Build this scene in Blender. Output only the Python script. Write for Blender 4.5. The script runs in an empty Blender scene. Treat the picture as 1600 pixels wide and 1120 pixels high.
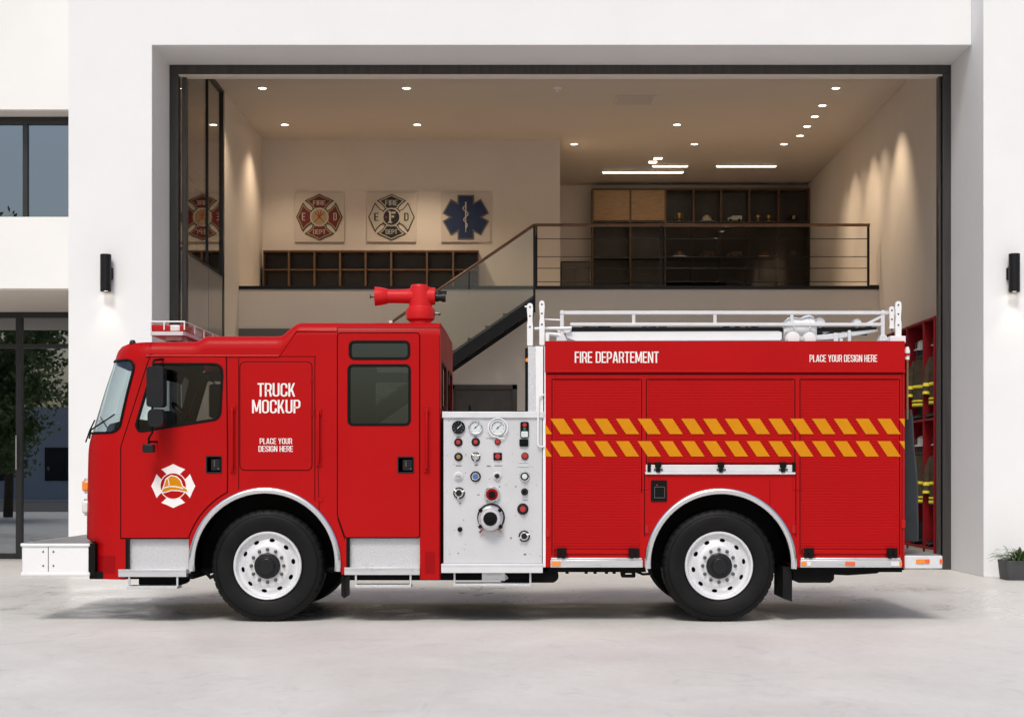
import bpy, bmesh, math, random
from mathutils import Vector, Matrix
from mathutils.geometry import delaunay_2d_cdt
random.seed(7)
R = math.radians
S = bpy.context.scene
COL = S.collection

# ------------------------------------------------------------------ scale of the elevation drawings
FOC, PX0, PY0, EYE = 2520.0, 825.0, 740.0, 1.38
def wx(px, d=15.0): return (px - PX0) * d / FOC
def wz(py, d=15.0): return EYE - (py - PY0) * d / FOC
def tp(pts, d=15.0): return [(wx(a, d), wz(b, d)) for a, b in pts]

# ------------------------------------------------------------------ materials
MATS = {}
def mat(name, col, rough=.5, metal=0.0, var=0.0, vscale=6.0, bump=0.0, bscale=60.0, spec=.5, coat=0.0,
        stretch=(1, 1, 1), rvar=0.0, emit=None, estr=0.0):
    m = bpy.data.materials.new(name); m.use_nodes = True
    nt = m.node_tree; N = nt.nodes; L = nt.links
    b = N['Principled BSDF']
    b.inputs['Base Color'].default_value = (*col, 1)
    b.inputs['Roughness'].default_value = rough
    b.inputs['Metallic'].default_value = metal
    b.inputs['Specular IOR Level'].default_value = spec
    b.inputs['Coat Weight'].default_value = coat
    b.inputs['Coat Roughness'].default_value = .12
    if emit:
        b.inputs['Emission Color'].default_value = (*emit, 1); b.inputs['Emission Strength'].default_value = estr
    if var or bump or rvar:
        tc = N.new('ShaderNodeTexCoord'); mp = N.new('ShaderNodeMapping')
        mp.inputs['Scale'].default_value = stretch
        L.new(tc.outputs['Object'], mp.inputs['Vector'])
    if var or rvar:
        n = N.new('ShaderNodeTexNoise'); n.inputs['Scale'].default_value = vscale
        n.inputs['Detail'].default_value = 8; n.inputs['Roughness'].default_value = .6
        L.new(mp.outputs['Vector'], n.inputs['Vector'])
        mr = N.new('ShaderNodeMapRange'); mr.inputs[1].default_value = .3; mr.inputs[2].default_value = .7
        L.new(n.outputs['Fac'], mr.inputs[0])
        if var:
            mx = N.new('ShaderNodeMix'); mx.data_type = 'RGBA'
            mx.inputs[6].default_value = (*[c * (1 - var) for c in col], 1)
            mx.inputs[7].default_value = (*[min(1, c * (1 + var)) for c in col], 1)
            L.new(mr.outputs[0], mx.inputs[0]); L.new(mx.outputs[2], b.inputs['Base Color'])
        if rvar:
            r2 = N.new('ShaderNodeMapRange')
            r2.inputs[1].default_value = .3; r2.inputs[2].default_value = .7
            r2.inputs[3].default_value = max(0, rough - rvar); r2.inputs[4].default_value = min(1, rough + rvar)
            L.new(n.outputs['Fac'], r2.inputs[0]); L.new(r2.outputs[0], b.inputs['Roughness'])
    if bump:
        n2 = N.new('ShaderNodeTexNoise'); n2.inputs['Scale'].default_value = bscale; n2.inputs['Detail'].default_value = 5
        L.new(mp.outputs['Vector'], n2.inputs['Vector'])
        bp = N.new('ShaderNodeBump'); bp.inputs['Strength'].default_value = bump; bp.inputs['Distance'].default_value = .01
        L.new(n2.outputs['Fac'], bp.inputs['Height']); L.new(bp.outputs['Normal'], b.inputs['Normal'])
    MATS[name] = m
    return m

def emission(name, col, strength):
    m = bpy.data.materials.new(name); m.use_nodes = True
    nt = m.node_tree; nt.nodes.clear()
    e = nt.nodes.new('ShaderNodeEmission'); e.inputs[0].default_value = (*col, 1); e.inputs[1].default_value = strength
    o = nt.nodes.new('ShaderNodeOutputMaterial'); nt.links.new(e.outputs[0], o.inputs[0])
    MATS[name] = m; return m

def glass(name, tint, refl, rough=0.0, gcol=(1, 1, 1)):
    m = bpy.data.materials.new(name); m.use_nodes = True
    nt = m.node_tree; nt.nodes.clear(); N = nt.nodes; L = nt.links
    t = N.new('ShaderNodeBsdfTransparent'); t.inputs[0].default_value = (*tint, 1)
    g = N.new('ShaderNodeBsdfGlossy'); g.inputs['Roughness'].default_value = rough; g.inputs[0].default_value = (*gcol, 1)
    lw = N.new('ShaderNodeLayerWeight'); lw.inputs['Blend'].default_value = .5
    pw = N.new('ShaderNodeMath'); pw.operation = 'POWER'; pw.inputs[1].default_value = 4
    L.new(lw.outputs['Facing'], pw.inputs[0])
    ml = N.new('ShaderNodeMath'); ml.operation = 'MULTIPLY_ADD'; ml.inputs[1].default_value = 1 - refl; ml.inputs[2].default_value = refl
    L.new(pw.outputs[0], ml.inputs[0])
    mx = N.new('ShaderNodeMixShader'); L.new(ml.outputs[0], mx.inputs[0]); L.new(t.outputs[0], mx.inputs[1]); L.new(g.outputs[0], mx.inputs[2])
    o = N.new('ShaderNodeOutputMaterial'); L.new(mx.outputs[0], o.inputs[0])
    MATS[name] = m; return m

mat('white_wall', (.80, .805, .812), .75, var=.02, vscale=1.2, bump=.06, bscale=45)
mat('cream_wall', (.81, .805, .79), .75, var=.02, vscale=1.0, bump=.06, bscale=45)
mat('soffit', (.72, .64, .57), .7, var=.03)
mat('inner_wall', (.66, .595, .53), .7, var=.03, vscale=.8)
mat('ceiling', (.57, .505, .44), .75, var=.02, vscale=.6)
mat('dark_frame', (.018, .018, .02), .35, rvar=.08, vscale=4)
mat('track_metal', (.07, .066, .064), .38, .6, var=.2, vscale=3, stretch=(6, 6, .3))
mat('wood', (.11, .06, .03), .5, var=.35, vscale=8, stretch=(1, 1, 10))
mat('wood_backlit', (.34, .20, .085), .5, var=.2, vscale=5, stretch=(1, 1, 6))  # brown wood with the doors' backlight put into a lighter colour
mat('cabinet_dark', (.050, .040, .031), .45, var=.2)
mat('black_metal', (.010, .010, .011), .35, spec=.25)
mat('rail_wood', (.15, .065, .028), .4, var=.3, vscale=12)
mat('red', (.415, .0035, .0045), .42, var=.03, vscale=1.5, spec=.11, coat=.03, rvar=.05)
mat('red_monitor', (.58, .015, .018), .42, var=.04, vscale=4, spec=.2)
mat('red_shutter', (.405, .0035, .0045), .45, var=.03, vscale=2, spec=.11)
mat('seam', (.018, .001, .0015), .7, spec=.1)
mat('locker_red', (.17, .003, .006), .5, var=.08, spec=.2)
mat('yellow', (.60, .235, .004), .6, spec=.12, var=.05, vscale=5)
mat('lettering_white', (.85, .80, .78), .5)
mat('alu', (.62, .63, .65), .33, .55, var=.06, vscale=3, rvar=.1, stretch=(1, 1, 8))
mat('alu_white', (.66, .67, .69), .38, .1, var=.05, vscale=5, rvar=.08)
mat('white_paint', (.80, .80, .81), .35, var=.02, coat=.2)
mat('panel_white', (.58, .59, .61), .4, .15, var=.04, vscale=3, rvar=.06, bump=.04, bscale=90)
mat('chrome', (.78, .79, .80), .13, 1.0, var=.03)
mat('screw', (.12, .12, .12), .5)
mat('rubber', (.0070, .0072, .0076), .55, var=.35, vscale=5, bump=.12, bscale=120, spec=.16, rvar=.1)
mat('black', (.005, .005, .005), .5, spec=.12)
mat('black_plastic', (.011, .012, .014), .36, var=.15, spec=.25)
mat('underbody', (.006, .006, .006), .7, var=.3, spec=.1)
mat('rim', (.72, .73, .75), .3, .25, var=.03, rvar=.06)
mat('hub', (.009, .010, .012), .3, spec=.3)
mat('nut', (.11, .11, .115), .4, .6)
mat('amber', (.85, .24, .02), .25, coat=.5)
mat('amber_red', (.75, .12, .03), .25, coat=.5)
mat('clear_lens', (.72, .72, .70), .15, coat=.5)
mat('red_lens', (.42, .006, .008), .2, spec=.3)
mat('reflector_red', (.29, .002, .004), .4, spec=.12)
mat('interior', (.012, .016, .016), .7, var=.2, spec=.1)
mat('interior_dark', (.008, .009, .010), .6, spec=.15)
mat('gauge_face', (.62, .66, .68), .3)
mat('knob_blue', (.06, .14, .35), .35)
mat('knob_red', (.42, .02, .02), .4)
mat('knob_green', (.02, .14, .06), .4)
mat('brass', (.45, .30, .12), .3, .9)
mat('partition_panel', (.36, .335, .31), .22, var=.04, vscale=1, spec=.6)
mat('coat_cloth', (.060, .047, .032), .9, spec=.1, var=.25, vscale=14, bump=.3, bscale=40)
mat('hi_vis', (.75, .62, .03), .5, var=.15, vscale=20)
mat('helmet', (.55, .54, .50), .4, var=.15)
mat('canvas_dark', (.014, .019, .026), .8, var=.2, bump=.2, bscale=80)
mat('canvas_white', (.80, .80, .80), .7, var=.06, bump=.2, bscale=30)
mat('pot', (.055, .056, .06), .6, var=.12, bump=.1, bscale=90)
mat('soil', (.03, .02, .013), .9)
mat('leaf', (.055, .10, .028), .5, var=.4, vscale=9)
mat('tree_leaf', (.13, .19, .055), .55, var=.4, vscale=1.5)
mat('bark', (.07, .05, .035), .85, var=.3)
mat('sign_board', (.56, .495, .43), .6)
mat('sign_red', (.13, .006, .009), .5)
mat('sign_black', (.012, .012, .016), .5)
mat('sign_blue', (.006, .020, .075), .5)
mat('sign_cream', (.46, .42, .35), .5)
mat('sign_gold', (.30, .24, .13), .5)
mat('sign_grey', (.11, .105, .10), .5)
mat('far_wall', (.72, .73, .75), .8, var=.05)
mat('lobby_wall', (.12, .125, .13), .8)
mat('linen', (.30, .30, .31), .8)
mat('tread', (.60, .61, .63), .38, .45, var=.12, vscale=60, bump=.5, bscale=120)
mat('tread_dark', (.26, .26, .27), .45, .5, var=.3, vscale=50, bump=.6, bscale=110)
emission('lamp_glow', (1.0, .86, .66), 9.0)
emission('linear_glow', (1.0, .88, .70), 9.0)
emission('sconce_glow', (1.0, .85, .65), 5.0)
glass('window_glass', (.18, .20, .21), .34, gcol=(.56, .68, .80))
glass('lobby_glass', (.32, .35, .36), .30, gcol=(.8, .85, .9))
glass('partition_glass', (.68, .66, .62), .10)
glass('balustrade_glass', (.90, .91, .89), .03)
glass('cabinet_glass', (.55, .50, .45), .04)
glass('cab_glass', (.76, .84, .83), .03)
glass('windscreen_glass', (.86, .95, .955), .10, gcol=(.85, .95, 1))
glass('dark_glass', (.10, .14, .13), .085, gcol=(.75, .92, .97))

# concrete ground
def ground_mat(name, base, rough_lo, rough_hi):
    m = bpy.data.materials.new(name); m.use_nodes = True
    nt = m.node_tree; N = nt.nodes; L = nt.links; b = N['Principled BSDF']; b.inputs['Specular IOR Level'].default_value = .4
    tc = N.new('ShaderNodeTexCoord')
    def noise(scale, stretch, detail=8, rough=.6, dist=0):
        mp = N.new('ShaderNodeMapping'); mp.inputs['Scale'].default_value = stretch
        L.new(tc.outputs['Object'], mp.inputs['Vector'])
        n = N.new('ShaderNodeTexNoise'); n.inputs['Scale'].default_value = scale; n.inputs['Detail'].default_value = detail
        n.inputs['Roughness'].default_value = rough; n.inputs['Distortion'].default_value = dist
        L.new(mp.outputs['Vector'], n.inputs['Vector']); return n.outputs['Fac']
    def rng(x, a, c, lo, hi):
        r = N.new('ShaderNodeMapRange'); r.inputs[1].default_value = a; r.inputs[2].default_value = c
        r.inputs[3].default_value = lo; r.inputs[4].default_value = hi; L.new(x, r.inputs[0]); return r.outputs[0]
    def mul(a, c):
        q = N.new('ShaderNodeMath'); q.operation = 'MULTIPLY'; L.new(a, q.inputs[0]); L.new(c, q.inputs[1]); return q.outputs[0]
    cloudy = noise(.9, (.8, .55, 1), 9, .62, .8)
    fine = noise(13, (1, .35, 1), 10, .72)
    speck = noise(55, (1, .4, 1), 3, .6)
    blot = noise(3.0, (.8, .5, 1), 7, .68, 1.5)
    f = mul(mul(rng(cloudy, .3, .7, .90, 1.06), rng(fine, .3, .7, .95, 1.035)), mul(rng(speck, .68, .75, 1, .72), rng(blot, .56, .74, 1.0, .86)))
    vm = N.new('ShaderNodeVectorMath'); vm.operation = 'SCALE'; vm.inputs[0].default_value = base
    L.new(f, vm.inputs['Scale']); L.new(vm.outputs[0], b.inputs['Base Color'])
    sp = N.new('ShaderNodeSeparateXYZ'); L.new(tc.outputs['Object'], sp.inputs[0])
    near = mul(rng(sp.outputs[1], -.9, .6, 0, 1), rng(sp.outputs[1], 4.5, 7.5, 1, .35))
    wet = mul(near, rng(cloudy, .36, .58, .15, 1))
    sub = N.new('ShaderNodeMath'); sub.operation = 'MULTIPLY_ADD'; sub.inputs[1].default_value = -.43
    L.new(wet, sub.inputs[0]); L.new(rng(mul(cloudy, blot), .15, .36, rough_lo, rough_hi), sub.inputs[2])
    mxr = N.new('ShaderNodeMath'); mxr.operation = 'MAXIMUM'; mxr.inputs[1].default_value = .10; L.new(sub.outputs[0], mxr.inputs[0])
    L.new(mxr.outputs[0], b.inputs['Roughness'])
    bp = N.new('ShaderNodeBump'); bp.inputs['Strength'].default_value = .12; bp.inputs['Distance'].default_value = .004
    L.new(fine, bp.inputs['Height']); L.new(bp.outputs[0], b.inputs['Normal'])
    MATS[name] = m
ground_mat('concrete', (.655, .637, .608), .55, .78)
mat('asphalt', (.05, .05, .052), .85, var=.2, vscale=2)
ground_mat('polished_concrete', (.34, .315, .285), .18, .34)

# ------------------------------------------------------------------ mesh helpers
def area(p): return .5 * sum(p[i][0] * p[(i + 1) % len(p)][1] - p[(i + 1) % len(p)][0] * p[i][1] for i in range(len(p)))
def inside(pt, poly):
    x, y = pt; c = False; j = len(poly) - 1
    for i in range(len(poly)):
        xi, yi = poly[i]; xj, yj = poly[j]
        if (yi > y) != (yj > y) and x < (xj - xi) * (y - yi) / (yj - yi) + xi: c = not c
        j = i
    return c
def tri(outer, holes=(), extra=()):
    vs = []; es = []
    for lp in [outer, *holes]:
        s = len(vs); vs += [Vector(p) for p in lp]; es += [(s + i, s + (i + 1) % len(lp)) for i in range(len(lp))]
    for p in extra:
        if inside(p, outer) and not any(inside(p, h) for h in holes): vs.append(Vector(p))
    o = delaunay_2d_cdt(vs, es, [], 0, 1e-6)
    V = [tuple(v) for v in o[0]]; T = []
    for f in o[2]:
        c = (sum(V[i][0] for i in f) / len(f), sum(V[i][1] for i in f) / len(f))
        if inside(c, outer) and not any(inside(c, h) for h in holes): T.append(list(f))
    return V, T
def rnd(pts, r, n=5):
    """polygon with rounded corners; r one radius or one per corner"""
    out = []; k = len(pts)
    for i in range(k):
        p = Vector(pts[i]); a = Vector(pts[i - 1]); b = Vector(pts[(i + 1) % k])
        rr = r[i] if isinstance(r, (list, tuple)) else r
        if rr <= 0: out.append(tuple(p)); continue
        u = (a - p).normalized(); v = (b - p).normalized()
        ang = max(.05, u.angle(v)); d = min(rr / math.tan(ang / 2), (a - p).length * .49, (b - p).length * .49)
        p0 = p + u * d; p1 = p + v * d
        for t in range(n + 1):
            s = t / n; out.append(tuple(p0 * (1 - s) ** 2 + p * 2 * s * (1 - s) + p1 * s * s))
    return out
def rrect(x0, x1, z0, z1, r, n=5): return rnd([(x0, z0), (x1, z0), (x1, z1), (x0, z1)], r, n)
def off(p, d):
    """grow a closed loop by d"""
    s = 1 if area(p) > 0 else -1; k = len(p); out = []
    for i in range(k):
        a = Vector(p[i - 1]); c = Vector(p[i]); b = Vector(p[(i + 1) % k])
        e1 = (c - a); e2 = (b - c)
        if e1.length < 1e-9 or e2.length < 1e-9: e1 = e2 = e1 if e1.length > e2.length else e2
        e1 = e1.normalized(); e2 = e2.normalized()
        n1 = Vector((e1.y, -e1.x)) * s; n2 = Vector((e2.y, -e2.x)) * s
        m = n1 + n2
        if m.length < 1e-6: m = n1
        m = m.normalized(); q = d / max(.35, m.dot(n1))
        out.append(tuple(c + m * q))
    return out
def arc(cx, cz, r, a0, a1, n=16):
    return [(cx + r * math.cos(R(a0 + (a1 - a0) * i / n)), cz + r * math.sin(R(a0 + (a1 - a0) * i / n))) for i in range(n + 1)]
def circle(cx, cz, r, n=24): return [(cx + r * math.cos(2 * math.pi * i / n), cz + r * math.sin(2 * math.pi * i / n)) for i in range(n)]
def interp(tab, z):
    tab = sorted(tab)
    if z <= tab[0][0]: return tab[0][1]
    for (a, va), (b, vb) in zip(tab, tab[1:]):
        if z <= b: return va + (vb - va) * (z - a) / (b - a)
    return tab[-1][1]
AX = {'y': lambda a, b, c: (a, c, b), 'z': lambda a, b, c: (a, b, c), 'x': lambda a, b, c: (c, a, b)}

class MB:
    def __init__(s): s.v = []; s.f = []; s.m = []
    def add(s, vs, fs, mi=0):
        o = len(s.v); s.v += [tuple(v) for v in vs]; s.f += [[i + o for i in f] for f in fs]; s.m += [mi] * len(fs); return s
    def box(s, x0, x1, y0, y1, z0, z1, mi=0):
        return s.add([(x0, y0, z0), (x1, y0, z0), (x1, y1, z0), (x0, y1, z0), (x0, y0, z1), (x1, y0, z1), (x1, y1, z1), (x0, y1, z1)],
                     [(0, 3, 2, 1), (4, 5, 6, 7), (0, 1, 5, 4), (1, 2, 6, 5), (2, 3, 7, 6), (3, 0, 4, 7)], mi)
    def prism(s, loop, c0, c1, holes=(), mi=0, ax='y'):
        m = AX[ax]; V, T = tri(loop, holes); n = len(V)
        s.add([m(a, b, c0) for a, b in V] + [m(a, b, c1) for a, b in V], T + [[i + n for i in reversed(f)] for f in T], mi)
        for lp in [loop, *holes]:
            k = len(lp)
            s.add([m(a, b, c0) for a, b in lp] + [m(a, b, c1) for a, b in lp], [(i, (i + 1) % k, (i + 1) % k + k, i + k) for i in range(k)], mi)
        return s
    def flat(s, loop, c, holes=(), mi=0, ax='y'):
        V, T = tri(loop, holes); return s.add([AX[ax](a, b, c) for a, b in V], T, mi)
    def surf(s, loop, fn, holes=(), extra=(), mi=0):
        V, T = tri(loop, holes, extra); return s.add([fn(a, b) for a, b in V], T, mi)
    def grid(s, rows, mi=0, close=False):
        n = len(rows[0]); V = [p for r in rows for p in r]; F = []
        for i in range(len(rows) - 1):
            for j in range(n if close else n - 1):
                F.append((i * n + j, i * n + (j + 1) % n, (i + 1) * n + (j + 1) % n, (i + 1) * n + j))
        return s.add(V, F, mi)
    def lathe(s, prof, c, ax='y', n=32, mi=0, sign=1, cap=True):
        rows = []
        for r, h in prof:
            row = []
            for i in range(n):
                a = 2 * math.pi * i / n; p = (r * math.cos(a), r * math.sin(a)); q = AX[ax](p[0], p[1], h * sign)
                row.append((c[0] + q[0], c[1] + q[1], c[2] + q[2]))
            rows.append(row)
        s.grid(rows, mi, True)
        if cap:
            for row, pr in ((rows[0], prof[0]), (rows[-1], prof[-1])):
                if pr[0] > 1e-5: s.add(row, [list(range(n))], mi)
        return s
    def tube(s, pts, r, n=10, mi=0, closed=False):
        P = [Vector(p) for p in pts]; rows = []; k = len(P); up = None
        for i in range(k):
            a = P[i - 1] if (i > 0 or closed) else P[0]; b = P[(i + 1) % k] if (i < k - 1 or closed) else P[-1]
            t = (b - a).normalized()
            if up is None or abs(up.dot(t)) > .98: up = Vector((0, 0, 1)) if abs(t.z) < .9 else Vector((0, 1, 0))
            x = t.cross(up).normalized(); y = x.cross(t).normalized(); up = y
            rr = r[i] if isinstance(r, (list, tuple)) else r
            rows.append([P[i] + x * rr * math.cos(2 * math.pi * j / n) + y * rr * math.sin(2 * math.pi * j / n) for j in range(n)])
        if closed: rows.append(rows[0])
        s.grid(rows, mi, True)
        if not closed: s.add(rows[0], [list(range(n))], mi); s.add(rows[-1], [list(range(n))], mi)
        return s
    def ribbon(s, pts, w, c, closed=False, mi=0, ax='y'):
        """flat strip of width w along a polyline"""
        k = len(pts); A = []; B = []
        for i in range(k):
            a = Vector(pts[i - 1]) if (i > 0 or closed) else None; p = Vector(pts[i]); b = Vector(pts[(i + 1) % k]) if (i < k - 1 or closed) else None
            d1 = (p - a).normalized() if a is not None and (p - a).length > 1e-9 else None
            d2 = (b - p).normalized() if b is not None and (b - p).length > 1e-9 else None
            d1 = d1 or d2; d2 = d2 or d1
            n1 = Vector((-d1.y, d1.x)); n2 = Vector((-d2.y, d2.x)); m = n1 + n2
            m = m.normalized() if m.length > 1e-6 else n1
            q = w / 2 / max(.4, m.dot(n1)); A.append(p + m * q); B.append(p - m * q)
        mm = AX[ax]; V = [mm(a[0], a[1], c) for a in A] + [mm(b[0], b[1], c) for b in B]
        return s.add(V, [(i, (i + 1) % k, (i + 1) % k + k, i + k) for i in range(k if closed else k - 1)], mi)
    def build(s, name, mats, parent=None, bevel=0, seg=2, angle=35, loc=None, smooth=True, solid=0):
        """link everything collected as ONE mesh; world coordinates become local to the thing it belongs to"""
        base = Vector((0, 0, 0)); q = parent
        while q is not None: base += Vector(q.location); q = q.parent
        o_loc = Vector(loc) if loc is not None else Vector((0, 0, 0))
        if loc is not None and parent is None: base = Vector((0, 0, 0))
        me = bpy.data.meshes.new(name)
        me.from_pydata([Vector(v) - base - (o_loc if loc is not None else Vector((0, 0, 0))) for v in s.v], [], s.f)
        for mm in (mats if isinstance(mats, (list, tuple)) else [mats]): me.materials.append(MATS[mm])
        me.polygons.foreach_set('material_index', s.m)
        bm = bmesh.new(); bm.from_mesh(me); bmesh.ops.remove_doubles(bm, verts=bm.verts, dist=1e-5)
        bmesh.ops.recalc_face_normals(bm, faces=bm.faces); bm.to_mesh(me); bm.free()
        if smooth:
            me.polygons.foreach_set('use_smooth', [True] * len(me.polygons)); me.set_sharp_from_angle(angle=R(angle))
        o = bpy.data.objects.new(name, me); COL.objects.link(o); o.parent = parent
        if loc is not None: o.location = o_loc if parent is None else Vector(loc)
        if solid:
            md = o.modifiers.new('solid', 'SOLIDIFY'); md.thickness = solid; md.offset = 0
        if bevel:
            md = o.modifiers.new('bevel', 'BEVEL'); md.width = bevel; md.segments = seg; md.limit_method = 'ANGLE'; md.angle_limit = R(40)
            md.harden_normals = False
        return o

def tag(o, label=None, cat=None, group=None, kind=None):
    if label: o['label'] = label
    if cat: o['category'] = cat
    if group: o['group'] = group
    if kind: o['kind'] = kind
    return o
def thing(name, loc, label, cat, group=None):
    o = bpy.data.objects.new(name, None); COL.objects.link(o); o.location = loc; o.empty_display_size = .2
    return tag(o, label, cat, group)
def copy_tree(o, parent=None):
    c = o.copy(); COL.objects.link(c); c.parent = parent
    for ch in list(o.children): copy_tree(ch, c)
    return c

# ------------------------------------------------------------------ condensed capitals drawn as strokes
def glyph(ch):
    """(advance, list of closed polygons) in a box one unit high"""
    w, t = .40, .108; h = t / 2; P = []
    def st(pts):        # an open stroke as a mitred outline
        k = len(pts); A = []; B = []
        for i in range(k):
            p = Vector(pts[i]); d1 = (p - Vector(pts[i - 1])).normalized() if i else None
            d2 = (Vector(pts[i + 1]) - p).normalized() if i < k - 1 else None
            d1 = d1 or d2; d2 = d2 or d1; n1 = Vector((-d1.y, d1.x)); n2 = Vector((-d2.y, d2.x)); m = (n1 + n2).normalized()
            q = h / max(.4, m.dot(n1)); A.append(tuple(p + m * q)); B.append(tuple(p - m * q))
        P.append(A + B[::-1])
    def dg(x0, y0, x1, y1, ww=t): P.append([(x0 - ww / 2, y0), (x0 + ww / 2, y0), (x1 + ww / 2, y1), (x1 - ww / 2, y1)])
    def cn(cx, cy, r, a0, a1): return arc(cx, cy, r, a0, a1, 7)
    L, Rr, B, T = h, w - h, h, 1 - h; r = .142
    mid = .5
    if ch == ' ': return .22, []
    if ch in 'A':
        w = .43; dg(h, 0, w / 2 - .02, 1); dg(w - h, 0, w / 2 + .02, 1); st([(.11, .25), (w - .11, .25)])
    elif ch == 'C': st([(Rr, .36), (Rr, B + r), *cn(Rr - r, B + r, r, 0, -90), *cn(L + r, B + r, r, -90, -180), *cn(L + r, T - r, r, 180, 90), *cn(Rr - r, T - r, r, 90, 0), (Rr, .64)])
    elif ch in 'OG' :
        if ch == 'O': st([(L, .5), *cn(L + r, T - r, r, 180, 90), *cn(Rr - r, T - r, r, 90, 0), *cn(Rr - r, B + r, r, 0, -90), *cn(L + r, B + r, r, -90, -180), (L, .501)])
        else: st([(.21, .46), (Rr, .46), (Rr, B + r), *cn(Rr - r, B + r, r, 0, -90), *cn(L + r, B + r, r, -90, -180), *cn(L + r, T - r, r, 180, 90), *cn(Rr - r, T - r, r, 90, 0), (Rr, .68)])
    elif ch == 'U': st([(L, 1), (L, B + r), *cn(L + r, B + r, r, 180, 270), *cn(Rr - r, B + r, r, 270, 360), (Rr, 1)])
    elif ch == 'D': st([(L, .5), (L, T), *cn(Rr - r, T - r, r, 90, 0), *cn(Rr - r, B + r, r, 0, -90), (L, B), (L, .501)])
    elif ch == 'E': w = .35; st([(w, T), (L, T), (L, B), (w, B)]); st([(L, mid), (w - .03, mid)])
    elif ch == 'F': w = .34; st([(w, T), (L, T), (L, 0)]); st([(L, mid), (w - .03, mid)])
    elif ch == 'H': st([(L, 0), (L, 1)]); st([(Rr, 0), (Rr, 1)]); st([(L, mid), (Rr, mid)])
    elif ch == 'I': w = t; st([(h, 0), (h, 1)])
    elif ch == 'K': st([(L, 0), (L, 1)]); dg(w - h - .01, 0, .17, .6); dg(.13, .36, w - h - .02, 1)
    elif ch == 'L': w = .33; st([(L, 1), (L, B), (w, B)])
    elif ch == 'M': w = .52; st([(L, 0), (L, 1)]); st([(w - h, 0), (w - h, 1)]); dg(w / 2, .12, L + .02, 1, .095); dg(w / 2, .12, w - h - .02, 1, .095)
    elif ch == 'N': w = .42; st([(L, 0), (L, 1)]); st([(w - h, 0), (w - h, 1)]); dg(w - h - .02, 0, L + .02, 1, .10)
    elif ch == 'P': st([(L, 0), (L, T), *cn(Rr - r, T - r, r, 90, 0), *cn(Rr - r, .42 + r, r, 0, -90), (L, .42)])
    elif ch == 'R': st([(L, 0), (L, T), *cn(Rr - r, T - r, r, 90, 0), *cn(Rr - r, .45 + r, r, 0, -90), (L, .45)]); dg(Rr + .01, 0, Rr - .07, .46)
    elif ch == 'S':
        st([(L, .30), (L, B + r), *cn(L + r, B + r, r, 180, 270), *cn(Rr - r, B + r, r, 270, 360), (Rr, .33), (Rr - .05, .43), (L + .05, .57), (L, .67), (L, T - r), *cn(L + r, T - r, r, 180, 90), *cn(Rr - r, T - r, r, 90, 0), (Rr, .71)])
    elif ch == 'T': w = .37; st([(0, T), (w, T)]); st([(w / 2, 0), (w / 2, 1)])
    elif ch == 'Y': w = .42; st([(w / 2, 0), (w / 2, .42)]); dg(w / 2, .38, h, 1); dg(w / 2, .38, w - h, 1)
    return w + .055, P
def text_polys(s, x0, x1, z0, z1):
    adv = 0; items = []
    for ch in s:
        a, P = glyph(ch); items.append((adv, P)); adv += a
    adv -= .055; kx = (x1 - x0) / adv; kz = z1 - z0
    return [[(x0 + (o + a) * kx, z0 + b * kz) for a, b in poly] for o, P in items for poly in P]
def lettering(s, x0, x1, z0, z1, y, parent, m='lettering_white', name='lettering'):
    b = MB()
    for i, p in enumerate(text_polys(s, x0, x1, z0, z1)): b.flat(p, y - .0004 * (i % 5))
    return b.build(name, m, parent, smooth=False)
def cross_arms(r, gap=.10):
    """the four flared arms of a fire service cross, radius r, centred on 0,0"""
    arms = []
    for k in range(4):
        a = k * 90
        def pt(ang, rad): return (rad * r * math.cos(R(a + ang)), rad * r * math.sin(R(a + ang)))
        side = [pt(-31, .52), pt(-30, .66), pt(-33.5, .86), pt(-36, .965)]
        tip = [pt(-30, .955), pt(-18, .945), pt(-8, .985), pt(0, 1.04), pt(8, .985), pt(18, .945), pt(30, .955)]
        side2 = [pt(36, .965), pt(33.5, .86), pt(30, .66), pt(31, .52)]
        arms.append(side + tip + side2 + [pt(20, .44), pt(0, .40), pt(-20, .44)])
    return arms
def move(p, cx, cz, k=1): return [(cx + a * k, cz + b * k) for a, b in p]
# ================================================================== THE SETTING
g = MB()
g.add([(-250, -250, 0), (250, -250, 0), (250, 250, 0), (-250, 250, 0)], [(0, 1, 2, 3)])
tag(g.build('ground', 'concrete'), kind='structure')
g = MB(); g.add([(-200, -46, .004), (200, -46, .004), (200, -21, .004), (-200, -21, .004)], [(0, 1, 2, 3)])
tag(g.build('unseen_road', 'asphalt'), kind='structure')  # unseen, added so the lower lobby glass mirrors something dark
g = MB(); g.add([(-5.27, 8.35, .004), (6.4, 8.35, .004), (6.4, 22, .004), (-5.27, 22, .004)], [(0, 1, 2, 3)])
tag(g.build('garage_floor', 'polished_concrete'), kind='structure')

YH, YP, YT = 7.18, 6.60, 8.25           # header face, right pillar face, door track
XL, XR = -5.17, 6.10                    # clear opening
ZH = 7.27
ZC = 8.0                                # garage ceiling
WL, WR = -5.27, 6.40                    # garage side walls
YE, YM, YB = 17.0, 14.4, 22.0           # emblem wall, mezzanine edge, back wall
ZM = 4.80                               # mezzanine floor

st = thing('fire_station', (0, YH, 0), 'white modern fire station with tall open garage door and mezzanine', 'building')
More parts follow.
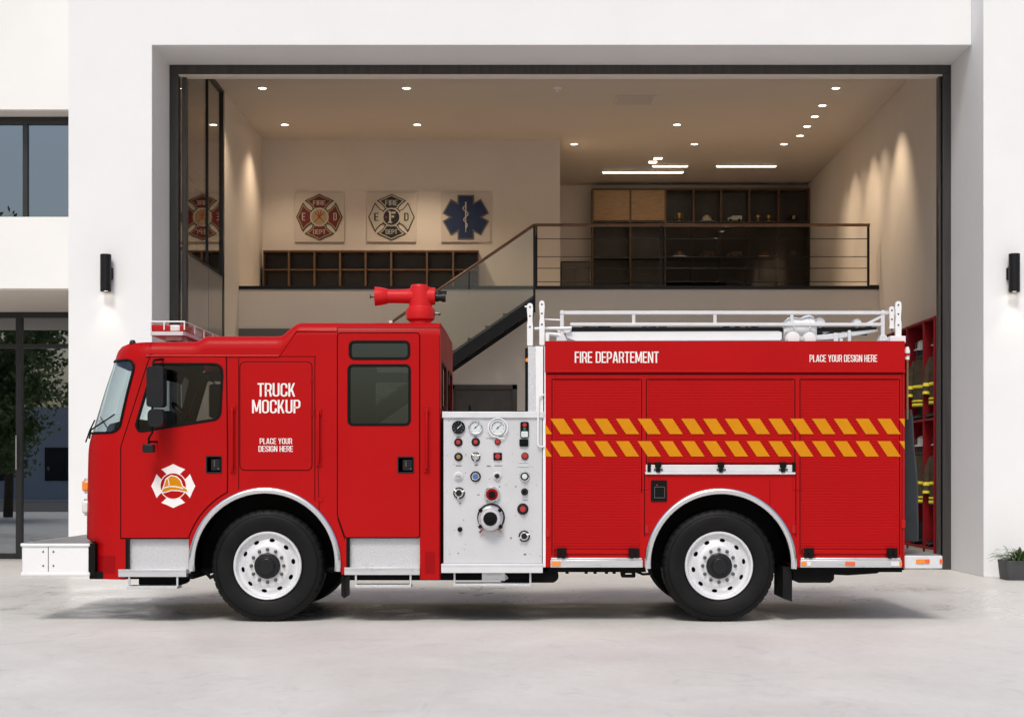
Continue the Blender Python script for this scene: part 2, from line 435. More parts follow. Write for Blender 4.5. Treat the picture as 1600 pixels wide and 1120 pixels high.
# facade
b = MB()
b.prism([(-6.32, 0), (XL, 0), (XL, ZH), (XR, ZH), (XR, 10.5), (-6.32, 10.5)], YH, 8.55)   # pier and header in one
b.build('facade_wall', 'white_wall', st, bevel=.008)
b = MB(); b.box(XR, 12.5, YP, 8.549, 0, 10.5); b.build('facade_pier', 'white_wall', st, bevel=.008)
b = MB()
b.box(-16, -6.322, 8.0, 11.2, 6.57, 10.5); b.box(-16, -6.322, 8.0, 8.35, 5.03, 5.04)
b.box(-16, -6.322, 8.0, 11.2, 4.02, 5.03)
b.build('wing_wall', 'cream_wall', st)
b = MB(); b.box(-16, -6.33, 8.02, 11.15, 4.0, 4.02); b.box(-16, -6.33, 8.02, 8.6, 6.555, 6.57); b.build('soffit', 'soffit', st)
# upper window
fr = MB(); y = 8.40
fr.box(-16, -6.325, y, y + .10, 6.45, 6.555); fr.box(-16, -6.325, y, y + .10, 5.04, 5.10)
for px in (39,): fr.box(wx(px, 23.4) - .035, wx(px, 23.4) + .035, y, y + .1, 5.10, 6.45)
fr.box(-6.385, -6.325, y, y + .1, 5.10, 6.45)
for x in (-9.0, -10.7, -12.4): fr.box(x - .035, x + .035, y, y + .1, 5.10, 6.45)
w1 = fr.build('window', 'dark_frame', st, bevel=.004)
tag(w1, 'upper ribbon window with black frame reflecting the sky')
gl = MB(); gl.box(-16, -6.33, y + .045, y + .055, 5.09, 6.46); gl.build('pane', 'window_glass', w1)
# room behind the upper window
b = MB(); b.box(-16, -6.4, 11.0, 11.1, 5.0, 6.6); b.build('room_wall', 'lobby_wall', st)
# lobby glazing
y = 11.2; d = 26.2
fr = MB(); zt = 4.0
fr.box(-16, -6.33, y, y + .1, zt - .09, zt)
zb = wz(541, d); fr.box(-16, -6.33, y, y + .1, zb - .03, zb + .04)
fr.box(-16, -6.33, y, y + .1, .004, .09)
for px in (29.5,): fr.box(wx(px, d) - .05, wx(px, d) + .05, y - .01, y + .11, 0, zt - .09)
for x in (-9.6, -11, -12.6, -14.2): fr.box(x - .04, x + .04, y - .01, y + .11, 0, zt - .09)
fr.box(-6.38, -6.33, y - .01, y + .11, 0, zt)
w2 = fr.build('window', 'dark_frame', st, bevel=.004); tag(w2, 'lobby glazing with black frame reflecting trees')
gl = MB(); gl.box(-16, -6.34, y + .045, y + .055, .08, zt - .05); gl.build('pane', 'lobby_glass', w2)
hd = MB(); x = wx(27, d); hd.tube([(x, y - .06, 1.45), (x, y - .06, 2.0)], .012); hd.build('door_handle', 'alu', w2)
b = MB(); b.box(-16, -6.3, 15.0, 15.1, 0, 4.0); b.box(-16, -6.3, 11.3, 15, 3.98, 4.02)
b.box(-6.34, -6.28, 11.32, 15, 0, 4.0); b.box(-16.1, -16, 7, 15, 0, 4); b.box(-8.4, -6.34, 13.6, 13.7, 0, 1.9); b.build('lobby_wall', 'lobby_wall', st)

# garage shell
b = MB()
b.box(WL - .1, WL, 12.92, YE, 0, ZC)                                     # left wall beyond the glazing
b.box(WL - .1, WL, 8.55, 12.92, 0, 4.77)
b.box(WL - .1, .635, YE, YE + .15, ZM - .2, ZC)                          # emblem wall
b.box(.50, .635, YE + .15, YB, ZM, ZC)
b.box(.635, WR, YB, YB + .15, ZM, ZC)                                    # back wall upstairs
b.box(WR, WR + .12, 8.55, YB, 0, ZC)                                     # right wall
b.box(WL, -1.42, YM, YM + .15, 0, ZM - .08)                              # wall below the mezzanine
b.box(-.20, WR, YM, YM + .15, 0, ZM - .08); b.box(-1.42, -.20, YM, YM + .15, 3.0, ZM - .08)
b.box(-1.6, -.05, YM + 1.2, YM + 1.3, 0, 3.2)
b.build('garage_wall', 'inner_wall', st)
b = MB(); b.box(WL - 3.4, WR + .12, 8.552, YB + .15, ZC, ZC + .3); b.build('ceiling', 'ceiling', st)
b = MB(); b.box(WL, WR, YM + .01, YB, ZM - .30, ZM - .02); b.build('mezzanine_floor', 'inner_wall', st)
b = MB(); b.box(WL, WR, YM - .02, YM + .10, ZM - .06, ZM); b.build('mezzanine_edge', 'black_metal', st)
b = MB(); b.box(-1.42, -1.34, YM - .02, YM + .14, 0, 3.0); b.box(-.28, -.20, YM - .02, YM + .14, 0, 3.0); b.box(-1.42, -.20, YM - .02, YM + .14, 2.92, 3.0)
b.box(-1.34, -.28, YM + .05, YM + .09, .01, 2.92)
dr = b.build('door', 'cabinet_dark', st)
b = MB(); b.tube([(-.40, YM - .02, 1.0), (-.40, YM - .02, 1.35)], .012); b.build('door_handle', 'alu', dr)
b = MB(); b.box(WL, WL + 1.15, YM - .05, YM - .001, 3.86, 4.02); b.build('wall_rail', 'sign_grey', st)

# door track
b = MB()
b.box(XL, XR, YT, YT + .16, ZH - .13, ZH - .001)
b.box(XL + .001, XL + .13, YT, YT + .16, 0, ZH - .13); b.box(XL + .16, XL + .22, YT + .10, YT + .26, 0, ZH - .13)
b.box(XR - .12, XR - .001, YT, YT + .16, 0, ZH - .13)
b.box(XR - .165, XR - .13, YT + .06, YT + .2, 0, ZH - .13)
tr = b.build('door_track', 'track_metal', st, bevel=.006)
b = MB(); b.box(XL + .01, XR - .01, YT + .02, YT + .2, ZH - .155, ZH - .132); b.build('seal', 'soffit', tr)
# glazed partition to the left of the bay
b = MB()
yy0, yy1 = 8.6, 12.9
for y0, y1 in ((8.6, 8.68), (11.57, 11.585), (12.80, 12.92)): b.box(WL - .07, WL + (.015 if y0 != 11.57 else .004), y0, y1, 4.80 if y0 != 12.80 else .01, ZC - .001)
b.box(WL - .02, WL + .006, 11.572, 11.583, .01, 4.78)
b.box(WL - .07, WL + .015, 8.68, 12.78, 4.772, 4.82); b.box(WL - .07, WL + .015, 8.68, 12.78, ZC - .06, ZC - .002)
pw = b.build('window', 'dark_frame', st); tag(pw, 'tall glazed partition in the side wall of the bay')
b = MB(); b.box(WL - .03, WL - .02, 8.66, 12.8, 4.8, ZC - .03); b.build('pane', 'partition_glass', pw)
b = MB(); b.box(WL + .0005, WL + .004, 8.56, 12.79, .01, 4.772); b.build('panel', 'partition_panel', pw)
b = MB(); b.box(-8.6, WL - .1, 14.0, 14.1, 4.77, ZC); b.box(-8.7, -8.6, 8.56, 14.1, 4.77, ZC); b.box(-8.6, WL - .1, 8.56, 14.1, 4.6, 4.77); b.build('side_room_wall', 'inner_wall', st)
b = MB(); b.tube([(-6.35, 13.1, 7.05), (-5.36, 12.6, 5.95)], .03); b.build('handrail', 'rail_wood', st)  # handrail and balusters added here in place of the staircase's mirror image
b = MB()
for t in range(5):
    xx = -6.3 + .2 * t; b.tube([(xx, 13.05 - .1 * t, 4.8), (xx, 13.05 - .1 * t, 6.98 - .22 * t)], .012)
b.build('reflection_baluster', 'black_metal', st)

# wall lamps
def sconce(x, y, z, side, label):
    t = thing('wall_lamp', (x, y, z), label, 'lamp', 'cylinder wall lamps on the facade')
    h = .255; r = .075
    b = MB(); b.lathe([(r - .006, -h), (r, -h + .004), (r, h - .004), (r - .006, h), (r - .012, h), (r - .012, h - .05), (0, h - .05)], (x, y - .11, z), 'z', 28, cap=False); b.build('lamp_body', 'black_metal', t)
    b = MB(); b.box(x + side * .03 - .03, x + side * .03 + .03, y - .045, y - .001, z - .09, z + .09); b.box(x - .02 + side * .06, x + .02 + side * .06, y - .05, y - .001, z - .075, z + .075); b.build('bracket', 'black_metal', t, bevel=.004)
    b = MB(); b.lathe([(0, 0), (r - .014, 0)], (x, y - .11, z - h + .012), 'z', 24, cap=False); b.build('lamp_glass', 'sconce_glow', t)
    l = bpy.data.lights.new('lamp_light', 'SPOT'); l.energy = 6; l.color = (1, .84, .64); l.spot_size = R(80); l.spot_blend = .7; l.shadow_soft_size = .05
    o = bpy.data.objects.new('lamp_light', l); COL.objects.link(o); o.parent = t; o.location = (0, -.11, -h - .01); o.rotation_euler = (R(-8), 0, 0)
sconce(wx(168.5, 22.18), YH, wz(428, 22.18), 1, 'black cylinder wall lamp left of the garage door, above the truck cab')
sconce(wx(1581, 21.6), YP, wz(428, 21.6), -1, 'black cylinder wall lamp right of the garage door, above the planter')

# ceiling lamps
def spot(t, e, size=110, col=(1, .79, .56), blend=.8, soft=.06):
    l = bpy.data.lights.new('lamp_light', 'SPOT'); l.energy = e; l.color = col; l.spot_size = R(size); l.spot_blend = blend; l.shadow_soft_size = soft
    o = bpy.data.objects.new('lamp_light', l); COL.objects.link(o); o.parent = t; o.location = (0, 0, -.03)
DL = [(410, 27.7, 'front ceiling row, first from the glazed partition', 80), (635, 27.7, 'front ceiling row, above the water cannon', 80),
      (445, 30.6, 'second ceiling row, above the red cross sign', 90), (652, 30.6, 'second ceiling row, between the black cross and the star', 170),
      (1058, 30.6, 'second ceiling row, out in front of the tall cabinet', 80), (897, 32.4, 'third ceiling row, beside the corner of the emblem wall', 60),
      (1085, 32.4, 'third ceiling row, over the middle of the upstairs room', 60), (1225, 32.4, 'third ceiling row, over the right of the upstairs room', 50),
      (1306, 27.7, 'right wall row, nearest the garage door', 130), (1285, 29.0, 'right wall row, second from the garage door', 60),
      (1273, 29.9, 'right wall row, third from the garage door', 95), (1261, 30.75, 'right wall row, fourth from the garage door', 30),
      (1250, 31.6, 'right wall row, farthest from the garage door', 70)]
proto = None
for px, d, lab, e in DL:
    x, y = wx(px, d), d - 15
    if proto is None:
        t = thing('downlight', (x, y, ZC), 'x', 'ceiling light', 'round downlights in the garage ceiling')
        b = MB(); b.lathe([(.066, -.0005), (.092, -.0005), (.092, -.008), (.088, -.011), (.066, -.010)], (x, y, ZC), 'z', 28, cap=False); b.build('trim_ring', 'white_paint', t)
        b = MB(); b.lathe([(0, -.007), (.066, -.007)], (x, y, ZC), 'z', 28, cap=False); b.build('lens', 'lamp_glow', t)
        proto = t
    else:
        t = proto.copy(); COL.objects.link(t); t.location = (x, y, ZC)
        for ch in list(proto.children):
            if ch.type == 'MESH': c = ch.copy(); COL.objects.link(c); c.parent = t
    t['label'] = 'round warm downlight in the ' + lab
    t['e'] = e
for t in [o for o in bpy.data.objects if o.name.startswith('downlight')]:
    wash = t.location.x > 5
    spot(t, t['e'] * (1.7 if wash else 1.5), 66 if wash else 112, blend=1.0 if wash else .8)
for t in [o for o in bpy.data.objects if o.name.startswith('downlight') and o.location.x > 5]:
    for ch in t.children:
        if ch.type == 'LIGHT': ch.rotation_euler = (0, R(-26), 0)
# wall washers of the right wall aim at it from the row nearest to it
for i, (x0, x1, d, lab) in enumerate(((942, 1067, 35.3, 'linear ceiling light upstairs, longer and nearer the emblem wall'),
                          (1120, 1212, 34.6, 'bright linear ceiling light upstairs, nearer the right wall'),
                          (1020, 1074, 34.6, 'short linear ceiling light upstairs, between the two longer ones'))):
    y = d - 15; a, c = wx(x0, d), wx(x1, d)
    t = thing('linear_light', ((a + c) / 2, y, ZC), lab, 'ceiling light', 'linear lights upstairs')
    b = MB(); b.box(a - .02, c + .02, y - .05, y + .05, ZC - .03, ZC - .001); b.build('housing', 'white_paint', t)
    b = MB(); b.box(a, c, y - .04, y + .04, ZC - .04, ZC - .031); b.build('diffuser', 'linear_glow', t)
for px, d, lab in ((1028, 33.8, 'small square ceiling lamp upstairs, nearer the garage door'), (1020, 34.2, 'small square ceiling lamp upstairs, beside the linear light')):
    x, y = wx(px, d), d - 15
    t = thing('square_downlight', (x, y, ZC), lab, 'ceiling light', 'square lamps upstairs')
    b = MB(); b.box(x - .10, x + .10, y - .10, y + .10, ZC - .02, ZC - .001); b.build('trim_frame', 'white_paint', t)
    b = MB(); b.box(x - .08, x + .08, y - .08, y + .08, ZC - .026, ZC - .021); b.build('lens', 'lamp_glow', t)
# air vent and sprinkler
x, y = wx(992, 28.6), 13.6
t = thing('ceiling_vent', (x, y, ZC), 'square flush air vent in the garage ceiling', 'vent')
b = MB(); b.box(x - .36, x + .36, y - .36, y + .36, ZC - .012, ZC - .001); b.build('vent_frame', 'ceiling', t)
b = MB()
for k in range(12): b.box(x - .31, x + .31, y - .31 + k * .052, y - .29 + k * .052, ZC - .02, ZC - .0125)
b.build('louvre', 'ceiling', t)
x, y = wx(871, 27.7), 12.7
t = thing('sprinkler', (x, y, ZC), 'small metal fire sprinkler head in the garage ceiling', 'sprinkler')
b = MB(); b.lathe([(.075, -.001), (.075, -.008), (.02, -.02), (.015, -.05), (.03, -.052), (.03, -.058), (0, -.058)], (x, y, ZC), 'z', 16, cap=False); b.build('sprinkler_head', 'white_paint', t)

# ---- signs on the emblem wall
def board(cx, cy, d, w, name, label, y=None):
    x, z = wx(cx, d), wz(cy, d); y = d - 15 if y is None else y
    t = thing(name, (x, y, z - w / 2), label, 'sign', None)
    b = MB(); b.box(x - w / 2, x + w / 2, y - .035, y - .002, z - w / 2, z + w / 2); b.build('board', 'sign_board', t, bevel=.004)
    return t, x, z, y - .036
def cross_sign(t, x, z, y, r, fields, centre, txt, letters):
    b = MB()
    for i, a in enumerate(cross_arms(r)):
        b.prism(move(off(a, r * .075), x, z), y - .012, y, mi=0)
    b.prism(circle(x, z, r * .50, 40), y - .0135, y, mi=0); b.build('cross_border', 'sign_black', t)
    b = MB()
    for i, a in enumerate(cross_arms(r)): b.flat(move(off(a, r * .03), x, z), y - .0138 - .0003 * i)
    b.build('cross_trim', 'sign_gold' if fields[0] == 'sign_red' else 'sign_cream', t)
    b = MB()
    for i, a in enumerate(cross_arms(r)): b.flat(move(off(a, -r * .018), x, z), y - .0165, mi=(0 if i % 2 else 1))
    b.build('cross_field', [fields[0], fields[1]], t)
    b = MB(); b.lathe([(0, 0), (r * .43, 0), (r * .45, .003)], (x, y - .0205, z), 'y', 40, cap=False); b.build('cross_ring', 'sign_cream', t)
    b = MB(); b.lathe([(0, 0), (r * .385, 0)], (x, y - .0225, z), 'y', 40, cap=False); b.build('cross_centre', centre, t)
    for s, x0, x1, z0, z1 in letters:
        b = MB()
        for i, p in enumerate(text_polys(s, x + x0 * r, x + x1 * r, z + z0 * r, z + z1 * r)): b.flat(p, y - .0235 - .0003 * (i % 4))
        b.build('lettering', txt, t)
rr = .41
t, x, z, y = board(499.5, 340, 32, .98, 'emblem_sign', 'square sign with red fire service cross and gold centre')
cross_sign(t, x, z, y, rr, ('sign_red', 'sign_red'), 'sign_gold', 'sign_cream', [('FIRE', -.30, .30, .58, .80), ('DEPT', -.30, .30, -.82, -.60), ('E', -.84, -.68, -.16, .2), ('D', .68, .84, -.16, .2)])
b = MB()
for i, (a, l0, l1) in enumerate(((45, -.33, .33), (135, -.33, .33), (75, -.05, .34), (105, -.05, .34))):
    c, s = math.cos(R(a)), math.sin(R(a)); b.tube([(x + c * l0 * rr, y - .026, z + s * l0 * rr), (x + c * l1 * rr, y - .026, z + s * l1 * rr)], .008, 6)
b.build('crossed_tools', 'knob_red', t)
t, x, z, y = board(612, 340, 32, .98, 'emblem_sign', 'square sign with black and white fire cross and letter F')
cross_sign(t, x, z, y, rr, ('sign_black', 'sign_cream'), 'sign_black', 'sign_cream', [('FIRE', -.30, .30, .56, .82), ('DEPT', -.28, .28, -.82, -.60)])
b = MB()
for s_, a0, a1, m0, m1 in (('E', -.83, -.62, -.18, .2), ('D', .62, .83, -.18, .2)):
    b = MB()
    for i, p in enumerate(text_polys(s_, x + a0 * rr, x + a1 * rr, z + m0 * rr, z + m1 * rr)): b.flat(p, y - .0235 - .0003 * i)
    b.build('side_letter', 'sign_black', t)
b = MB(); k = rr
for i, q in enumerate(([-.11, -.02, -.26, .26], [-.0, .20, .16, .26], [-.0, .13, -.03, .07], [-.17, .04, -.29, -.23], [-.17, -.05, .23, .29])):
    b.flat([(x + q[0] * k, z + q[2] * k), (x + q[1] * k, z + q[2] * k), (x + q[1] * k, z + q[3] * k), (x + q[0] * k, z + q[3] * k)], y - .024 - .0003 * i)
b.flat(circle(x - .27 * k, z, .045 * k, 12), y - .024, mi=1)
b.build('centre_letter', ['sign_cream', 'knob_red'], t)
t, x, z, y = board(728, 340, 32, .98, 'emblem_sign', 'square sign with blue six pointed medical star')
b = MB()
star = []
for k in range(6):
    a = 90 + 60 * k; hw = .135; ln = .41
    def q(u, v): return (x + u * math.cos(R(a)) - v * math.sin(R(a)), z + u * math.sin(R(a)) + v * math.cos(R(a)))
    star += [q(ln, -hw), q(ln, hw), q(hw / math.tan(R(30)), hw)]
b.prism(off(star, .03), y - .010, y); b.build('star_border', 'sign_grey', t)
b = MB(); b.prism(star, y - .016, y - .0101); b.build('star', 'sign_blue', t)
b = MB(); b.tube([(x, y - .024, z - .30), (x, y - .024, z + .30)], [.009, .018], 8)
b.tube([(x + .055 * math.sin(k * .62) * (.5 + k / 30), y - .030, z - .22 + k * .022) for k in range(21)], .012, 6); b.build('staff', 'sign_cream', t)
# emblem added in the side room in place of a reflection on the partition
x, y, z = -5.84, 13.99, wz(340, 28.9); 
t = thing('emblem_sign', (x, y, z - .4), 'red fire service cross standing in for a reflection in the glazed partition', 'sign')
cross_sign(t, x, z, y, .42, ('sign_red', 'sign_red'), 'sign_gold', 'sign_cream', [])

# ---- mezzanine railing
d = 29.4; y = YM + .02
t = thing('railing', (3.2, y, ZM), 'mezzanine railing with brown handrail, black posts and thin bars', 'railing')
zt = wz(351, d); xa, xb = wx(838, d), wx(1357, d)
b = MB(); b.box(xa - .03, xb + .03, y - .03, y + .03, zt - .03, zt + .02); b.build('handrail', 'rail_wood', t, bevel=.008)
for x in (xa, wx(1033, d), xb):
    b = MB(); b.box(x - .02, x + .02, y - .02, y + .02, ZM, zt - .03); b.build('post', 'black_metal', t)
for py in (373, 401, 419, 440):
    b = MB(); z = wz(py, d); b.tube([(xa, y, z), (xb, y, z)], .007, 8); b.build('rail_bar', 'black_metal', t)
b = MB(); b.box(xb + .03, WR - .001, y - .01, y + .01, ZM, ZM + .02); b.build('base_bar', 'black_metal', t)

# ---- staircase
d = 28.2; y0, y1 = 13.2, 14.3
t = thing('staircase', (-3, 13.7, 0), 'staircase with black stringer, glass side and brown handrail up to the mezzanine', 'stairs')
sl = .69; xt, zt = wx(834, d), wz(461, d); xe = -5.1
def zz(x): return zt + (x - xt) * sl
b = MB()
for ya in (y0, y1 - .05):
    b.prism([(xe, zz(xe) - .27), (xt, zt - .27), (xt, zt), (xe, zz(xe))], ya, ya + .05)
b.build('stringer', 'black_metal', t)
n = 21
for k in range(n):
    z = .35 + k * (ZM - .35 - .19) / (n - 1); x = xt - (zt - z) / sl - .08
    if x < xe or x + .30 > xt: continue
    b = MB(); b.box(x, x + .30, y0 + .05, y1 - .05, z - .04, z); b.build('step', 'wood', t)
b = MB(); b.box(WL + .001, xe + .15, y0, y1, .7, .9); b.box(WL + .001, xe, y0, y1, 0, .7); b.build('landing', 'inner_wall', t)
zr = wz(352, d); 
def zh(x): return zr + (x - xt) * .68
b = MB(); b.tube([(xe, y0 + .02, zh(xe)), (xt, y0 + .02, zr), (xt + .02, y0 + .02, zr), (xt + .02, YM - .02, zr)], .028, 10); b.build('handrail', 'rail_wood', t)
xm = wx(733, d)
for a, c in ((xe + .1, xm - .01), (xm + .01, xt - .01)):
    b = MB(); b.prism([(a, zz(a) - .05), (c, zz(c) - .05), (c, zh(c) - .03), (a, zh(a) - .03)], y0 - .014, y0 - .002); b.build('glass_panel', 'balustrade_glass', t)
b = MB(); b.box(xt - .01, xt + .03, y0, y0 + .04, zt - .3, zr); b.build('post', 'black_metal', t)

# ---- low cabinet under the signs
d = 31.6; y0, y1 = 16.6, 16.995
xs = [wx(p, d) for p in (411, 451, 491, 531, 571, 611, 667, 708, 748)]; zt = wz(391, d); zm = wz(421, d); zb = ZM
t = thing('low_cabinet', ((xs[0] + xs[-1]) / 2, 16.8, ZM), 'long low brown cabinet with open bays below the emblem signs', 'cabinet')
b = MB(); b.box(xs[0], xs[-1], y0, y1, zt - .03, zt); b.box(xs[0], xs[-1], y0 + .002, y1, zb - .019, zb + .05)
for x in xs: b.box(x - .018 if x != xs[0] else x, x + .018 if x != xs[-1] else x, y0 + .004, y1 - .001, zb + .05, zt - .03)
b.build('carcass', 'wood', t)
b = MB(); b.box(xs[0] + .02, xs[-1] - .02, y1 - .02, y1 - .003, zb + .05, zt - .03); b.build('back_panel', 'cabinet_dark', t)
b = MB(); b.box(xs[0] + .02, xs[-1] - .02, y0 + .03, y1 - .03, zm - .012, zm + .012); b.build('shelf', 'wood', t)

# ---- tall cabinet on the back wall
d = 36.55; y0, y1 = 21.55, 21.99
X = [wx(p, d) for p in (926, 985, 1040, 1084, 1127, 1171, 1217, 1264)]; zt = wz(294, d)
rows = [wz(p, d) for p in (346, 402, 446)]
t = thing('tall_cabinet', ((X[0] + X[-1]) / 2, 21.7, ZM), 'wall high dark brown cabinet of open cells behind the mezzanine railing', 'cabinet')
b = MB(); b.box(X[0] - .02, X[-1] + .02, y0, y1, zt - .04, zt); b.box(X[0] - .02, X[-1] + .02, y0 + .002, y1, ZM - .019, ZM + .06)
for x in X: b.box(x - .02, x + .02, y0 + .004, y1 - .001, ZM + .06, zt - .04)
b.build('carcass', 'wood', t)
b = MB(); b.box(X[0], X[-1], y1 - .02, y1 - .003, ZM + .06, zt - .04); b.build('back_panel', 'cabinet_dark', t)
for r_ in rows:
    b = MB(); b.box(X[0], X[-1], y0 + .02, y1 - .03, r_ - .018, r_ + .012); b.build('shelf', 'cabinet_dark', t)
for k in (0, 1):
    b = MB(); b.box(X[k] + .024, X[k + 1] - .024, y0 - .004, y0 + .012, rows[0] + .02, zt - .05); b.build('door', 'wood_backlit', t, bevel=.003)
b = MB(); b.box(X[2], X[-1], y0 - .02, y0 - .012, ZM + .06, rows[0] - .03); b.build('glass_panel', 'cabinet_glass', t)
# display pieces in the cells
def cup(x, y, z, label, h=.14):
    t = thing('trophy_cup', (x, y, z), label, 'trophy', 'cups on the shelves of the tall cabinet')
    b = MB(); b.lathe([(0, 0), (.05, 0), (.05, .015), (.014, .025), (.014, .05), (.045, .075), (.062, h), (.056, h), (.04, .08), (0, .07)], (x, y, z), 'z', 16, cap=False); b.build('cup', 'brass', t)
    for s in (-1, 1):
        b = MB(); b.tube([(x + s * .055, y, z + h - .02), (x + s * .09, y, z + h - .03), (x + s * .085, y, z + .08), (x + s * .045, y, z + .075)], .007, 6); b.build('handle', 'brass', t)
def model_engine(x, y, z, label, c='helmet'):
    t = thing('model_engine', (x, y, z), label, 'model', 'models on the shelves of the tall cabinet')
    b = MB(); b.prism(rnd([(x - .16, z + .03), (x + .16, z + .03), (x + .16, z + .13), (x - .05, z + .13), (x - .08, z + .10), (x - .16, z + .08)], .01, 2), y - .05, y + .05); b.build('body', c, t)
    for s in (-.1, .1):
        b = MB(); b.lathe([(0, -.055), (.03, -.055), (.03, .055), (0, .055)], (x + s, y, z + .03), 'y', 14, cap=False); b.build('wheel', 'rubber', t)
def display_helmet(x, y, z, label, m='helmet', s=1.0):
    t = thing('helmet', (x, y, z), label, 'helmet', 'helmets on the shelves of the tall cabinet')
    b = MB(); b.lathe([(.17 * s, .0), (.172 * s, .012), (.11 * s, .03), (.105 * s, .07), (.08 * s, .12), (.04 * s, .145), (0, .15)], (x, y, z), 'z', 22, cap=False); b.build('shell', m, t)
    b = MB(); b.prism([(x - .035, z + .045), (x + .035, z + .045), (x + .03, z + .12), (x - .03, z + .12)], y - .115 * s, y - .10 * s); b.build('front_shield', 'brass', t)
cm = lambda k: (X[k] + X[k + 1]) / 2
yc = 21.68; r0 = rows[0] + .014; r1 = rows[1] + .014
cup(cm(2), yc, r0, 'brass trophy cup in the top cell beside the warm brown doors', .19)
display_helmet(cm(3), yc, r0, 'pale helmet in the second top cell from the brown doors')
model_engine(cm(4), yc, r0, 'pale model fire engine in the top cell, third from the brown doors')
cup(cm(5) - .12, yc, r0, 'left one of two small cups sharing a top cell'); cup(cm(5) + .12, yc, r0, 'right one of two small cups sharing a top cell')
display_helmet(cm(6), yc, r0, 'dark helmet in the top cell at the right end', 'black_plastic')
display_helmet(cm(2), yc, r1, 'large pale helmet in the middle row behind the railing', 'helmet', 1.25)
model_engine(cm(3), yc, r1, 'brass coloured model engine in the middle row', 'brass')
model_engine(cm(4), yc, r1, 'pale model engine in the middle row, behind the railing')
display_helmet(cm(5), yc, r1, 'brass coloured helmet in the middle row of cells', 'brass', 1.1)
cup(cm(6), yc, r1, 'brass trophy cup in the middle row, right end cell')
# small black cupboard in the upstairs room
x0, x1 = wx(876, 34), wx(921, 34)
t = thing('cupboard', ((x0 + x1) / 2, 19.2, ZM), 'small black cupboard upstairs beside the tall cabinet', 'cupboard')
b = MB(); b.box(x0, x1, 19.0, 19.4, ZM - .018, wz(408, 34)); b.build('carcass', 'black_metal', t, bevel=.005)
b = MB(); b.box(x0 + .02, (x0 + x1) / 2 - .004, 18.982, 18.999, ZM + .05, wz(408, 34) - .03); b.box((x0 + x1) / 2 + .004, x1 - .02, 18.982, 18.999, ZM + .05, wz(408, 34) - .03); b.build('door', 'cabinet_dark', t)

# ---- lockers along the right wall
XF = 5.93; ys = [8.30 + .02, 9.2, 10.2, 11.2, 12.2]; zs = (.30, 2.20, 3.68)
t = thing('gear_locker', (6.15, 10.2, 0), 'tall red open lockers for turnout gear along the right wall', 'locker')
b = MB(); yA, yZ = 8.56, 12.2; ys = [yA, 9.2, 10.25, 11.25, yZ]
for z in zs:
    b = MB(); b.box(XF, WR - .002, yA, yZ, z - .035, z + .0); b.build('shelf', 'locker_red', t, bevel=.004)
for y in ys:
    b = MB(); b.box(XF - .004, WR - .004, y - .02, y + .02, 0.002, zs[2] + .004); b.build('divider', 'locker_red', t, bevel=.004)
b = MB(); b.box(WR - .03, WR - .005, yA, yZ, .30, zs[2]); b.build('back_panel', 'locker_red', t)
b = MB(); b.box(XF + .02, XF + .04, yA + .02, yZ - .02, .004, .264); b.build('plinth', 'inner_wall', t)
def jacket(x, y, ztop, label, s=1.0, open_=False):
    t = thing('turnout_jacket', (x, y, ztop - .85), label, 'jacket', 'turnout jackets hanging in the red lockers')
    rows = []
    prof = [(0, .07, .05), (.03, .12, .07), (.08, .165, .085), (.18, .175, .10), (.35, .17, .105), (.55, .18, .11), (.72, .19, .115), (.82, .195, .12)]
    rg = random.Random(int(x * 100 + y * 977 + ztop * 31))
    def ring(dz, a, c, k=1.0):
        out = []
        for i in range(28):
            an = 2 * math.pi * i / 28; f = 1 + .05 * math.sin(an * 5 + dz * 9) * min(1, dz * 3)
            out.append((x + c * k * f * math.cos(an), y + a * k * f * math.sin(an), ztop - dz * s))
        return out
    b = MB(); b.grid([ring(*p) for p in prof], 0, True); b.add(ring(*prof[-1]), [list(range(28))]); b.build('body', 'coat_cloth', t)
    for sd in (-1, 1):
        b = MB(); pts = [(x - .01, y + sd * .13, ztop - .07), (x - .03, y + sd * .19, ztop - .22), (x - .05, y + sd * .205, ztop - .42), (x - .075, y + sd * .20, ztop - .62)]
        b.tube(pts, [.05, .06, .056, .05], 12); sl_ = b.build('sleeve', 'coat_cloth', t)
        b = MB(); b.tube([(x - .054, y + sd * .205, ztop - .45), (x - .060, y + sd * .203, ztop - .50)], [.0585, .057], 12)
        b.tube([(x - .070, y + sd * .201, ztop - .575), (x - .075, y + sd * .200, ztop - .615)], [.056, .054], 12); b.build('cuff_band', 'hi_vis', sl_)
    for z0, z1 in ((.46, .51), (.70, .73), (.755, .80)):
        b = MB(); rws = []
        for q in (z0, z1):
            a = interp([(p[0], p[1]) for p in prof], q); c = interp([(p[0], p[2]) for p in prof], q); rws.append(ring(q, a, c, 1.03))
        b.grid(rws, 0, True); b.build('reflective_band', 'hi_vis', t, solid=.004)
    b = MB(); b.tube([(x - .02 + .05 * math.cos(a * .5), y + .085 * math.sin(a * .5), ztop + .0) for a in range(13)], .03, 8, closed=True); b.build('collar', 'coat_cloth', t)
    b = MB(); b.tube([(x, y - .14, ztop - .02), (x, y, ztop + .05), (x, y + .14, ztop - .02)], .008, 6); b.tube([(x, y, ztop + .05), (x + .02, y, ztop + .11), (WR - .12, y, ztop + .11)], .006, 6); b.build('hanger', 'black_metal', t)
    return t
